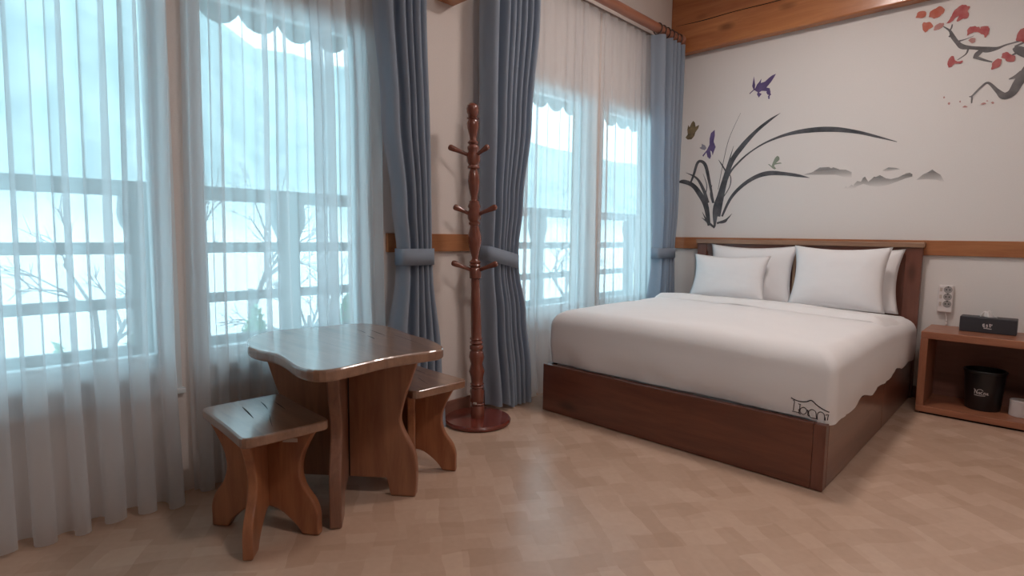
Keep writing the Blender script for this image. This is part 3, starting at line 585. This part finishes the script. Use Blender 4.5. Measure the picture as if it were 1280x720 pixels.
# ------------------------------------------------------------------ table and stools (slab seat on two crossed boards)
def mirror_outline(half, inner):
    """half: side profile bottom to top (s, z); inner: foot inner side to middle (s, z)"""
    H = spline(half, 4); I = spline(inner, 4) if len(inner) > 2 else inner
    return [(s, z) for s, z in H] + [(-s, z) for s, z in reversed(H)] + [(-s, z) for s, z in I] + [(s, z) for s, z in reversed(I)][1 if I[-1][0] == 0 else 0:]
def cross_board(name, out, dirv, t, mat, parent, wave=0.0, seed=0):
    d = Vector((dirv[0], dirv[1], 0)).normalized(); n = Vector((-d.y, d.x, 0))
    out = [(s + wave * noise.noise((z * 6, seed, 1 if s > 0 else 5)), z) for s, z in out]
    v, f = prism(out, lambda a, b, e: tuple(d * a + n * e + Vector((0, 0, b))), t)
    return obj(name, v, f, mat, parent, local=True, bevel=0.006)
TC = (0.48, -3.59)
table = empty('rustic_table', (*TC, 0)); tag(table, 'small rustic wooden table with a wavy-edged top, two stools tucked beside it', 'table')
TZ = 0.66
top = [(.290, -3.895), (.370, -3.925), (.460, -3.928), (.560, -3.905), (.680, -3.915), (.800, -3.935), (.895, -3.922), (.930, -3.870), (.920, -3.770), (.900, -3.660), (.905, -3.540), (.918, -3.440), (.893, -3.385), (.810, -3.345), (.690, -3.315), (.560, -3.305), (.440, -3.277), (.300, -3.262), (.180, -3.290), (.135, -3.370), (.120, -3.500), (.098, -3.620), (.090, -3.710), (.130, -3.800), (.210, -3.865)]
ol = spline(top + [top[0]], 3)[:-1]
v, f = prism([(x - TC[0], y - TC[1]) for x, y in ol], lambda a, b, e: (a, b, TZ - 0.021 + e), 0.042)
ttop = obj('table_top', v, f, M['table_top'], table, local=True, bevel=0.010, seg=3)
def cracks(parent, z, items):
    for pts, w in items:
        L_, R_2 = ribbon2d(pts, [w * 0.3] + [w] * (len(pts) - 2) + [w * 0.3], 3)
        v = [(x, y, z) for pr in zip(L_, R_2) for x, y in pr]; f = [(2 * i, 2 * i + 1, 2 * i + 3, 2 * i + 2) for i in range(len(L_) - 1)]
        obj('crack', v, f, M['crack'], parent, local=True)
cracks(ttop, TZ + 0.0006, [([(-0.12, .205), (-0.02, .190), (0.05, .178)], 0.006), ([(-0.16, .165), (-0.10, .158), (-0.06, .150)], 0.004), ([(0.0, .12), (0.05, .112), (0.09, .10)], 0.005), ([(0.06, .215), (0.20, .195), (0.33, .172)], 0.0025)])
thalf = [(.312, .002), (.317, .07), (.317, .13), (.308, .19), (.285, .24), (.260, .29), (.250, .34), (.265, .41), (.296, .50), (.335, .617)]
tout = mirror_outline(thalf, [(.207, .002), (.190, .078)])
lb = cross_board('leg_board', tout, (0.77, 0.638), 0.040, M['table_leg'], table)
d = Vector((0.77, 0.638, 0)).normalized(); n = Vector((d.y, -d.x, 0))
obj('joint_gap', [d * a + n * 0.0206 + Vector((0, 0, z)) for a, z in ((.030, .082), (.036, .082), (.036, .612), (.030, .612))], [(0, 1, 2, 3)], M['crack'], lb, local=True)
cross_board('leg_board', tout, (0.82, -0.57), 0.045, M['table_edge'], table, wave=0.012, seed=4)

def stool(loc, rz, label):
    st = empty('stool', (*loc, 0), rz); tag(st, label, 'stool', 'stools at the rustic table')
    hx_, hy_ = 0.222, 0.150
    ol = rrect(hx_, hy_, 0.028, 12)
    ol = [(x * (1 + 0.015 * math.cos(y * 9)), y * (1 - 0.03 * math.cos(x * 7))) for x, y in ol]
    v, f = prism(ol, lambda a, b, e: (a, b, 0.422 + e), 0.036)
    seat = obj('seat', v, f, M['stool_top'], st, local=True, bevel=0.007, seg=3)
    cracks(seat, 0.4406, [([(-0.15, .045), (-0.10, .040), (-0.04, .030)], 0.005), ([(-0.13, -.03), (-0.06, -.036), (0.03, -.046)], 0.006), ([(-0.11, .085), (-0.06, .082), (0.00, .078)], 0.004), ([(0.03, .01), (0.09, -.01), (0.16, -.03)], 0.0022)])
    half = [(.214, .002), (.213, .04), (.212, .085), (.196, .130), (.162, .178), (.146, .230), (.152, .284), (.178, .345), (.212, .404)]
    out = mirror_outline(half, [(.150, .002), (.122, .040), (.060, .088), (0, .100)])
    cross_board('leg_board', out, (0.8, 0.6), 0.034, M['stool_leg'], st)
    cross_board('leg_board', out, (0.80, -0.60), 0.034, M['stool_leg'], st, wave=0.004, seed=2)
    return st
s1 = stool((0.55, -3.945), -0.03, 'rustic wooden stool with a pale tag, standing clear of the table top')
s2 = stool((0.475, -3.235), 0.0, 'rustic wooden stool half under the table top, next to the coat rack')
d = Vector((0.8, 0.6, 0)); n = Vector((0.6, -0.8, 0))
v = [d * a + n * e + Vector((0, 0, z)) for e in (0.0165, 0.0185) for a, z in ((0.084, .345), (0.141, .349), (0.141, .363), (0.084, .359))]
obj('maker_tag', v, [(3, 2, 1, 0), (4, 5, 6, 7), (0, 1, 5, 4), (1, 2, 6, 5), (2, 3, 7, 6), (3, 0, 4, 7)], M['tag'], s1, local=True)

# ------------------------------------------------------------------ coat rack
RK = (0.21, -2.573, 0.0)
rk = empty('coat_rack', RK); tag(rk, 'tall turned red-brown wooden coat rack on a round base', 'coat rack')
obj('base', *lathe([(0.185, 0.0), (0.195, 0.006), (0.196, 0.018), (0.188, 0.028), (0.10, 0.031), (0.03, 0.032)], RK, 56), M['rack_base'], rk, smooth=True, angle=0.6)
TILT = (-0.0155, -0.0165)
PR = [(.037, .030), (.038, .05), (.038, .095), (.033, .102), (.038, .110), (.034, .118), (.038, .126), (.036, .15), (.039, .185), (.034, .205), (.038, .213), (.034, .221), (.038, .229), (.034, .238),
      (.036, .27), (.041, .305), (.036, .335), (.0345, .35), (.040, .39), (.037, .418), (.033, .428), (.037, .437), (.037, .455), (.032, .463), (.037, .474), (.032, .486), (.036, .497), (.032, .510),
      (.0315, .60), (.031, .70), (.029, .82), (.028, .845), (.034, .850), (.034, .905), (.030, .912), (.034, .922), (.030, .932), (.034, .942), (.026, .955), (.024, .965), (.031, 1.01), (.037, 1.06), (.035, 1.10), (.028, 1.15),
      (.033, 1.158), (.033, 1.168), (.030, 1.172), (.036, 1.19), (.037, 1.22), (.032, 1.243), (.036, 1.258), (.031, 1.278), (.031, 1.288), (.025, 1.296), (.025, 1.31), (.031, 1.36), (.034, 1.40), (.031, 1.44), (.026, 1.466),
      (.034, 1.472), (.034, 1.482), (.030, 1.490), (.036, 1.51), (.037, 1.54), (.031, 1.565), (.034, 1.578), (.034, 1.59), (.028, 1.602), (.033, 1.615), (.025, 1.63), (.026, 1.65), (.032, 1.69), (.034, 1.72), (.029, 1.74), (.034, 1.748), (.026, 1.758)]
PR = [(.033 + (r - .033) * 1.75, z) for r, z in PR]
obj('pole', *lathe(PR, RK, 24, TILT), M['rack'], rk, smooth=True, angle=0.9)
obj('finial', *lathe([(.0235, 1.752), (.028, 1.765), (.034, 1.782), (.035, 1.80), (.031, 1.818), (.020, 1.829), (.004, 1.832)], RK, 24, TILT), M['rack'], rk, smooth=True)
rv = Vector((0.677, 0.737, 0)); cv = Vector((0.737, -0.677, 0))
for z, L0, R0 in ((1.535, 0.140, 0.085), (1.205, 0.118, 0.125), (0.888, 0.135, 0.125)):
    ax = Vector((RK[0] + TILT[0] * z, RK[1] + TILT[1] * z, z))
    for s, l in ((-1, L0), (1, R0)):
        dirv = rv * s * l + cv * (0.07 if s > 0 else 0.02) + Vector((0, 0, 0.052))
        p0 = ax + dirv.normalized() * 0.018; p1 = ax + dirv
        obj('peg', *tube(p0, p1, 0, 0, 12, [(0, .012), (.3, .0105), (.55, .0125), (.75, .016), (.9, .0175), (.97, .014), (1.0, .006)]), M['rack'], rk, smooth=True)
obj('price_sticker', *box_vf((RK[0] + 0.010, RK[1] - 0.046, 0.118), (RK[0] + 0.028, RK[1] - 0.034, 0.128)), M['tag'], rk)

# ------------------------------------------------------------------ curtain rods and tracks
def rod(y0, y1, label):
    r = empty('curtain_rod', (0.12, (y0 + y1) / 2, 2.80)); tag(r, label, 'curtain rod')
    obj('pole', *tube((0.12, y0, 2.80), (0.12, y1, 2.80), 0.037, 0.037, 20), M['rod'], r, smooth=True, angle=0.7)
    for y, s in ((y0, -1), (y1, 1)):
        obj('end_knob', *tube((0.12, y, 2.80), (0.12, y + s * 0.055, 2.80), 0, 0, 20, [(0, .037), (.05, .046), (.3, .050), (.7, .045), (1, .020)]), M['rod'], r, smooth=True)
        box('bracket', (0.0, y - s * 0.06 - 0.012, 2.775), (0.115, y - s * 0.06 + 0.012, 2.80), M['rod'], r)
    box('sheer_track', (0.045, y0 + 0.03, 2.752), (0.063, y1 - 0.03, 2.768), M['track'], r, bevel=0.002)
    return r
rod(-5.75, -2.80, 'round brown wooden curtain rod over the windows by the table')
rod(-2.50, -0.155, 'round brown wooden curtain rod over the windows by the bed')

# ------------------------------------------------------------------ curtains
def curtain(name, yl, yr, xc, amp, wig, z0, z1, folds, mat, seed, label, cat, parent=None, rows=46, per=16, hem=None, sway=0.0, irregular=0.35, wks=None, group=None):
    rnd = random.Random(seed); nc = folds * per + 1
    ks = wks or [rnd.uniform(1 - irregular, 1 + irregular) for _ in range(folds)]; tot = sum(ks); cum = [0]
    for k in ks: cum.append(cum[-1] + k / tot)
    am = [rnd.uniform(0.65, 1.25) for _ in range(folds + 1)]; wg = [rnd.uniform(0.3, 1.45) for _ in range(folds + 1)]
    dr = [rnd.uniform(-1, 1) for _ in range(folds + 1)]; ph = [rnd.uniform(0, 6.28) for _ in range(folds + 1)]
    V = []
    for c in range(nc):
        i = min(c // per, folds - 1); t = (c - i * per) / per
        s = cum[i] + (cum[i + 1] - cum[i]) * t
        a = am[i] * (1 - t) + am[i + 1] * t; w = wg[i] * (1 - t) + wg[i + 1] * t; dd = dr[i] * (1 - t) + dr[i + 1] * t; pp = ph[i] * (1 - t) + ph[i + 1] * t
        th = 2 * PI * t
        for r in range(rows):
            q = r / (rows - 1); lo = z0 if hem is None else z0 + hem(s); z = z1 + (lo - z1) * q
            Y0, Y1 = lerp_tab(yl, z), lerp_tab(yr, z); A = lerp_tab(amp, z) * a; W = lerp_tab(wig, z) * w
            wd = abs(Y1 - Y0) / folds
            y = Y0 + (Y1 - Y0) * s + min(W, 0.55) * wd * math.sin(2 * th) * (0.35 + 0.65 * min(1, (1 - q) * 0 + q * 3 + 0.4))
            y += sway * dd * math.sin(q * 3.0 + pp) * q
            x = lerp_tab(xc, z) - A * math.cos(th) + sway * 0.5 * math.sin(q * 5 + pp * 2) * q
            V.append((max(0.016, x), y, z))
    o = obj(name, V, grid_faces(nc, rows), mat, parent, smooth=True)
    if label: tag(o, label, cat, group)
    return o
K = lambda v: [(0, v)]
G = 'sheer curtains along the window wall'
curtain('sheer_curtain', K(-5.85), [(0, -4.09), (2.75, -4.06)], [(0, .105), (0.7, .062), (2.75, .055)], [(0, .050), (0.5, .034), (2.0, .022), (2.75, .018)], [(0, .18), (1.0, .22), (2.75, .16)], 0.004, 2.752, 17, M['sheer'], 21, 'white sheer curtain in front of the window farthest from the bed', 'sheer curtain', sway=0.022, rows=60, hem=lambda s: 0.010 * (1 + math.sin(s * 31)), group=G)
curtain('sheer_curtain', [(0, -4.04), (2.75, -4.01)], [(0, -3.08), (1.6, -3.10), (2.75, -3.16)], [(0, .060), (0.6, .052), (0.75, .046), (2.75, .052)], [(0, .030), (0.65, .022), (2.75, .020)], [(0, .20), (2.75, .22)], 0.006, 2.752, 11, M['sheer'], 5, 'white sheer curtain hanging behind the wavy-edged table', 'sheer curtain', sway=0.014, rows=54, irregular=0.45, group=G)
curtain('sheer_curtain', [(0, -2.10), (2.75, -2.06)], [(0, -1.20), (2.75, -1.22)], [(0, .075), (0.6, .058), (2.75, .055)], [(0, .026), (0.6, .015), (2.75, .012)], [(0, .14), (2.75, .12)], 0.004, 2.752, 8, M['sheer'], 31, 'white sheer curtain between the tied drape and the foot of the bed', 'sheer curtain', sway=0.012, irregular=0.3, group=G)
curtain('sheer_curtain', [(0, -1.175), (2.75, -1.195)], [(0, -0.28), (2.75, -0.42)], [(0, .060), (2.75, .055)], [(0, .020), (0.6, .014), (2.75, .012)], [(0, .14), (2.75, .12)], 0.004, 2.752, 8, M['sheer'], 44, 'white sheer curtain behind the pillow end of the bed', 'sheer curtain', sway=0.010, irregular=0.3, group=G)

def tieback(parent, y0, y1, z, x=0.130, dx=0.062, h=0.088, slope=0.0):
    V, n = [], 40; cy = (y0 + y1) / 2; hy = (y1 - y0) / 2
    for k in range(n):
        a = 2 * PI * k / n; c, s = math.cos(a), math.sin(a)
        px = x + dx * math.copysign(abs(c) ** 0.45, c); py = cy + hy * math.copysign(abs(s) ** 0.45, s)
        zz = z + slope * (py - cy)
        for t in (-0.5, 0.5): V.append((px, py, zz + t * h))
    F = [(2 * k, 2 * ((k + 1) % n), 2 * ((k + 1) % n) + 1, 2 * k + 1) for k in range(n)]
    o = obj('tieback', V, F, M['drape'], parent, smooth=True); o.modifiers.new('thick', 'SOLIDIFY').thickness = 0.004
def rings(parent, y0, y1, n):
    for k in range(n):
        y = y0 + (y1 - y0) * (k + 0.5) / n
        obj('ring', *torus((0.12, y, 2.797), (0.15, 1, 0), 0.044, 0.0045, 18, 6), M['ring'], parent, smooth=True)
def drape(yl, yr, amp, folds, seed, label, tie, nr, hem=None, xc=None, **kw):
    e = empty('drape', (0.12, (yl[0][1] + yr[0][1]) / 2, 0)); tag(e, label, 'curtain', 'blue-grey drapes')
    curtain('cloth', yl, yr, xc or K(.134), amp, [(0, .16), (0.8, .12), (1.0, .10), (2.75, .15)], 0.012, 2.745, folds, M['drape'], seed, None, None, e, rows=64, per=14, hem=hem, sway=0.006, irregular=0.3, **kw)
    tieback(e, *tie[:3], **tie[3]); rings(e, yl[-1][1] + 0.02, yr[-1][1] - 0.02, nr)
    return e
drape([(0, -3.14), (.5, -3.12), (.9, -3.065), (1.0, -3.058), (1.25, -3.085), (1.7, -3.145), (2.3, -3.19), (2.75, -3.20)],
      [(0, -2.775), (.4, -2.80), (.9, -2.855), (1.0, -2.862), (1.4, -2.868), (2.3, -2.90), (2.75, -2.91)],
      [(0, .052), (.6, .046), (.95, .036), (1.3, .042), (2.75, .05)], 5, 3, 'blue-grey drape tied back between the table and the coat rack', (-3.070, -2.855, .978, dict(dx=.052)), 6, wks=[2.3, 1.0, .8, 1.0, .9])
drape([(0, -2.40), (.5, -2.44), (.9, -2.455), (1.0, -2.455), (1.4, -2.46), (2.3, -2.47), (2.75, -2.47)],
      [(0, -2.070), (.25, -2.075), (.6, -2.125), (.9, -2.185), (1.0, -2.19), (1.3, -2.155), (1.8, -2.085), (2.5, -2.02), (2.75, -2.01)],
      [(0, .055), (.6, .050), (.95, .038), (1.3, .045), (2.75, .05)], 7, 12, 'blue-grey drape tied back right behind the coat rack', (-2.462, -2.185, .960, dict(dx=.054, slope=-.22)), 8,
      hem=lambda s: 0.026 if s < 0.45 else 0.0, xc=[(0, .142), (.5, .136), (2.75, .134)], wks=[2.0, 1.1, .9, .8, .9, .8, .9])
drape([(0, -0.52), (.5, -0.50), (.9, -0.46), (1.0, -0.455), (1.3, -0.47), (1.8, -0.52), (2.4, -0.56), (2.75, -0.575)],
      [(0, -0.105), (.9, -0.15), (1.0, -0.155), (1.4, -0.13), (2.75, -0.125)],
      [(0, .045), (.6, .042), (.95, .034), (1.3, .040), (2.75, .045)], 5, 17, 'blue-grey drape tied back in the corner beside the headboard', (-0.465, -0.15, .960, dict(dx=.050)), 6, wks=[2.0, .9, 1.1, .8, 1.0])

# ------------------------------------------------------------------ wooden wall lamp on the pillar (its underside shows)
wl = empty('wall_lamp', (0, -2.668, 2.40)); tag(wl, 'wooden box wall lamp high on the pillar above the coat rack', 'wall lamp')
box('bottom_plate', (0.0, -2.740, 2.40), (0.13, -2.596, 2.414), M['pine'], wl, bevel=0.002)
box('top_plate', (0.0, -2.740, 2.686), (0.13, -2.596, 2.70), M['pine'], wl, bevel=0.002)
for yy in (-2.740, -2.612):
    box('post', (0.114, yy, 2.414), (0.130, yy + 0.016, 2.686), M['pine'], wl, bevel=0.001)
box('paper_shade', (0.008, -2.735, 2.414), (0.122, -2.601, 2.686), plain('lamp_paper', (0.75, 0.68, 0.55), 0.8), wl, bevel=0)

# ceiling lamps that light the room
def emit(name, col, s):
    m, nt, b = new_mat(name); b.inputs['Emission Color'].default_value = (*col, 1); b.inputs['Emission Strength'].default_value = s
    b.inputs['Base Color'].default_value = (0.8, 0.8, 0.8, 1); return m
M['lamp'] = emit('lamp_diffuser', (1.0, 0.875, 0.815), LAMP_POWER)
for (x, y, lab) in ((1.5, -1.55, 'round white ceiling lamp over the bed'), (2.95, -3.45, 'round white ceiling lamp over the open floor')):
    cl = empty('ceiling_lamp', (x, y, ZC - 0.075)); tag(cl, lab, 'ceiling lamp')
    obj('rim', *lathe([(0.20, 0.0), (0.225, 0.004), (0.23, 0.075), (0.19, 0.075)], (x, y, ZC - 0.075), 40, cap=False), M['strip'], cl, smooth=True, angle=0.6)
    obj('diffuser', *lathe([(0.02, -0.018), (0.12, -0.012), (0.20, 0.002), (0.20, 0.02)], (x, y, ZC - 0.075), 40), M['lamp'], cl, smooth=True)

# ------------------------------------------------------------------ paintings on the back wall (flat ink on the wallpaper)
P_ = dict(ink=paint_mat('mural_ink', (0.055, 0.06, 0.07), (0.15, 0.155, 0.17), 0.94), wash=paint_mat('mural_grey_wash', (0.20, 0.20, 0.20), (0.29, 0.28, 0.28), 0.72, soft=0.95),
          purple=paint_mat('mural_purple', (0.085, 0.06, 0.16), (0.17, 0.13, 0.28), 0.92), pale=paint_mat('mural_pale_violet', (0.27, 0.27, 0.34), (0.36, 0.35, 0.42), 0.85),
          olive=paint_mat('mural_olive', (0.10, 0.09, 0.06), (0.30, 0.22, 0.12), 0.9, scale=25), green=paint_mat('mural_pale_green', (0.25, 0.31, 0.24), (0.36, 0.40, 0.33), 0.8),
          o=paint_mat('mural_orange_red', (0.56, 0.14, 0.09), (0.60, 0.22, 0.17), 0.86, scale=22), r=paint_mat('mural_red', (0.44, 0.08, 0.09), (0.55, 0.19, 0.18), 0.88, scale=20),
          p=paint_mat('mural_pink', (0.56, 0.24, 0.22), (0.58, 0.34, 0.31), 0.75, scale=20), bark=paint_mat('mural_bark_ink', (0.11, 0.105, 0.11), (0.235, 0.22, 0.22), 0.92, scale=12))
def flat_poly(name, pts, mat, parent, y):
    obj(name, [(x, y, z) for x, z in pts], [tuple(range(len(pts)))], mat, parent)
def stroke(name, pts, ws, mat, parent, y):
    L_, R_2 = ribbon2d(pts, ws, 6); v = [(x, y, z) for pr in zip(L_, R_2) for x, z in pr]
    obj(name, v, [(2 * i, 2 * i + 1, 2 * i + 3, 2 * i + 2) for i in range(len(L_) - 1)], mat, parent)
m1 = empty('wall_painting', (0.75, -0.001, 1.2)); tag(m1, 'ink painting of an arching orchid with butterflies and misty hills on the wall', 'wall painting')
for k, (pts, ws) in enumerate(BLADES): stroke('leaf_blade', pts, ws, P_['ink'], m1, -0.0016 - 0.0002 * k)
for k, (nm, key, mt) in enumerate((('butterfly', 'butterfly', 'olive'), ('purple_petal', 'petal_dark', 'purple'), ('pale_petal', 'petal_pale', 'pale'), ('pale_bird', 'greenbird', 'green'), ('purple_bird', 'bird', 'purple'), ('misty_hill', 'm1', 'wash'), ('misty_hill', 'm2', 'wash'), ('misty_hill', 'm3', 'wash'), ('mist_band', 'm4', 'wash'))):
    flat_poly(nm, PAINT[key], P_[mt], m1, -0.0016 - 0.0002 * k)
m2 = empty('wall_painting', (2.2, -0.001, 2.1)); tag(m2, 'painting of a gnarled plum branch with red blossoms high on the wall', 'wall painting')
for k, (pts, ws) in enumerate(BRANCHES): stroke('branch', pts, ws, P_['bark'], m2, -0.0016 - 0.0002 * k)
for k, (c, pts) in enumerate(FLOWERS):
    ctr = (sum(p[0] for p in pts) / len(pts), sum(p[1] for p in pts) / len(pts))
    sm_ = spline(pts + [pts[0]], 4)[:-1]
    sm_ = [(x + 0.005 * noise.noise((x * 70, z * 70, k)), z + 0.005 * noise.noise((x * 70, z * 70, k + 9))) for x, z in sm_]
    flat_poly('blossom' if len(pts) > 4 else 'fallen_petal', sm_, P_[c], m2, -0.0046 - 0.0001 * k)

# ------------------------------------------------------------------ outside: veranda, eave, hillside, trees
tag(box('veranda_deck', (-1.45, -7.2, -0.14), (-0.2, 1.5, -0.02), M['deck']), 'timber veranda deck outside the windows', kind='structure')
rl = empty('veranda_railing', (-1.2, -2.6, -0.02)); tag(rl, 'dark timber veranda railing outside the sheer-covered windows', 'railing')
for z0, z1, t in ((1.29, 1.375, .05), (0.965, 1.03, .04), (0.655, 0.715, .04), (0.36, 0.44, .05)):
    box('rail', (-1.2 - t / 2, -7.1, z0), (-1.2 + t / 2, 1.4, z1), M['rail_paint'], rl, bevel=0.006)
for k in range(10):
    y = -6.49 + 0.86 * k
    half = [(.062, -0.02), (.062, 1.02), (.066, 1.06), (.082, 1.10), (.104, 1.15), (.110, 1.20), (.100, 1.29)]
    ol = half + [(-a, b) for a, b in reversed(half)]
    v, f = prism(ol, lambda a, b, e, y=y: (-1.2 + e, y + a, b), 0.075)
    obj('post', v, f, M['rail_paint'], rl, bevel=0.004)
    if k < 9: box('panel', (-1.212, y + .062, 0.02), (-1.188, y + .86 - .062, 0.36), M['rail_paint'], rl, bevel=0)

ev = empty('roof_eave', (-1.3, -2.6, 2.4)); tag(ev, 'row of scalloped grey roof tiles along the eave outside', 'eave')
for k in range(34):
    y = -6.95 + 0.25 * k
    pts = [(-.125, .16), (-.125, .075), (-.105, .045), (-.07, .012), (-.03, -.004), (0.0, -.008), (.03, -.004), (.07, .012), (.105, .045), (.125, .075), (.125, .16)]
    v, f = prism(pts, lambda a, b, e, y=y: (-1.22 + e, y + a, 2.385 + b), 0.018)
    obj('eave_tile', v, f, M['roof_tile'], ev)
v = [(-1.24, -7.2, 2.50), (-1.24, 1.6, 2.50), (-0.2, 1.6, 3.05), (-0.2, -7.2, 3.05), (-1.24, -7.2, 2.58), (-1.24, 1.6, 2.58), (-0.2, 1.6, 3.18), (-0.2, -7.2, 3.18)]
obj('roof_slab', v, [(0, 1, 2, 3), (7, 6, 5, 4), (0, 4, 5, 1), (1, 5, 6, 2), (2, 6, 7, 3), (3, 7, 4, 0)], M['roof_tile'], ev)
for k in range(18):
    y = -6.8 + 0.48 * k
    obj('rafter', *tube((-1.18, y, 2.485), (-0.2, y, 3.01), .04, .04, 8), M['deck'], ev, smooth=True)

RIDGE = [(-60, 20), (2, 19.5), (7, 17), (11, 13.4), (20, 14.2), (46, 10.8), (80, 10.5), (140, 10)]
V = []; nu, nv = 60, 90
for i in range(nu):
    t = i / (nu - 1); x = -1.45 - 80 * t ** 1.5
    for j in range(nv):
        y = -70 + 210 * j / (nv - 1)
        k = max(0.0, min(1, (-x - 9) / 31.0)); rz = lerp_tab(RIDGE, y * 40 / max(12.0, -x) if -x < 40 else y)
        z = -2.2 + (rz + 2.2) * (k * k * (3 - 2 * k)) - (max(0, -x - 44) * 0.25)
        z += (0.6 * noise.noise((x * 0.14, y * 0.14, 0)) + 0.45 * noise.noise((x * 0.5, y * 0.5, 3)) * k) * min(1, -x / 12)
        V.append((x, y, z))
tag(obj('hillside', V, grid_faces(nu, nv), M['hill'], smooth=True), 'pale wooded hillside and open ground outside', kind='structure')

def bare_tree(loc, height, seed, label):
    rnd = random.Random(seed); parts = []
    def grow(p, d, l, r, depth):
        q = p + d * l; parts.append(tube(p, q, r, r * 0.68, 6 if depth > 2 else 4))
        if depth == 0: return
        for _ in range(rnd.choice((2, 3, 3)) if depth > 1 else 3):
            a = d.orthogonal().normalized(); a.rotate(Matrix.Rotation(rnd.uniform(0, 2 * PI), 3, d))
            nd = (d + a * rnd.uniform(0.35, 0.95) + Vector((0, 0, 0.12))).normalized()
            grow(p.lerp(q, rnd.uniform(0.6, 1.0)), nd, l * rnd.uniform(0.6, 0.82), r * 0.6, depth - 1)
    grow(Vector(loc), Vector((rnd.uniform(-.1, .1), rnd.uniform(-.1, .1), 1)).normalized(), height * 0.30, height * 0.017, 5)
    o = obj('bare_tree', *join(parts), M['bark']); return tag(o, label, 'tree', 'bare trees outside')
for k, (x, y, z, h) in enumerate(((-7.5, -3.2, -2.2, 4.6), (-9.5, -1.2, -2.2, 5.4), (-6.8, -0.2, -2.2, 4.4), (-8.6, 1.8, -2.2, 5.0), (-11.5, 0.6, -2.1, 6.0), (-9.0, 5.0, -2.1, 5.2), (-8.0, 8.5, -2.1, 5.0))):
    bare_tree((x, y, z), h, 40 + k, 'leafless dark-branched tree beyond the veranda railing')
def shrub(loc, r, h, seed):
    rnd = random.Random(seed); V, F = [], []
    for _ in range(900):
        a = rnd.uniform(0, 2 * PI); q = rnd.random() ** 0.5; zz = rnd.random(); rr = r * q * (1 - 0.75 * zz)
        c = Vector((loc[0] + rr * math.cos(a), loc[1] + rr * math.sin(a), loc[2] + h * zz * (1 - 0.25 * q)))
        u = Vector((rnd.uniform(-1, 1), rnd.uniform(-1, 1), rnd.uniform(-.2, 1))).normalized() * 0.085; w = u.orthogonal().normalized() * 0.035
        n = len(V); V += [c - u, c + w, c + u, c - w]; F.append((n, n + 1, n + 2, n + 3))
    root = empty('evergreen_shrub', loc); tag(root, 'small conical green shrub on the ground beyond the railing', 'shrub', 'evergreen shrubs outside')
    obj('foliage', V, F, M['leaf'], root); obj('stem', *tube((loc[0], loc[1], loc[2] - 0.1), (loc[0], loc[1], loc[2] + h * 0.7), .04, .015, 6), M['bark'], root)
for k, (x, y, h) in enumerate(((-5.4, -3.85, 2.1), (-6.2, -2.9, 2.3), (-5.2, -2.2, 2.0), (-6.6, -1.2, 2.4), (-6.4, -4.7, 2.2), (-7.2, 0.8, 2.4))):
    shrub((x, y, -2.25), 0.55, h, 70 + k)
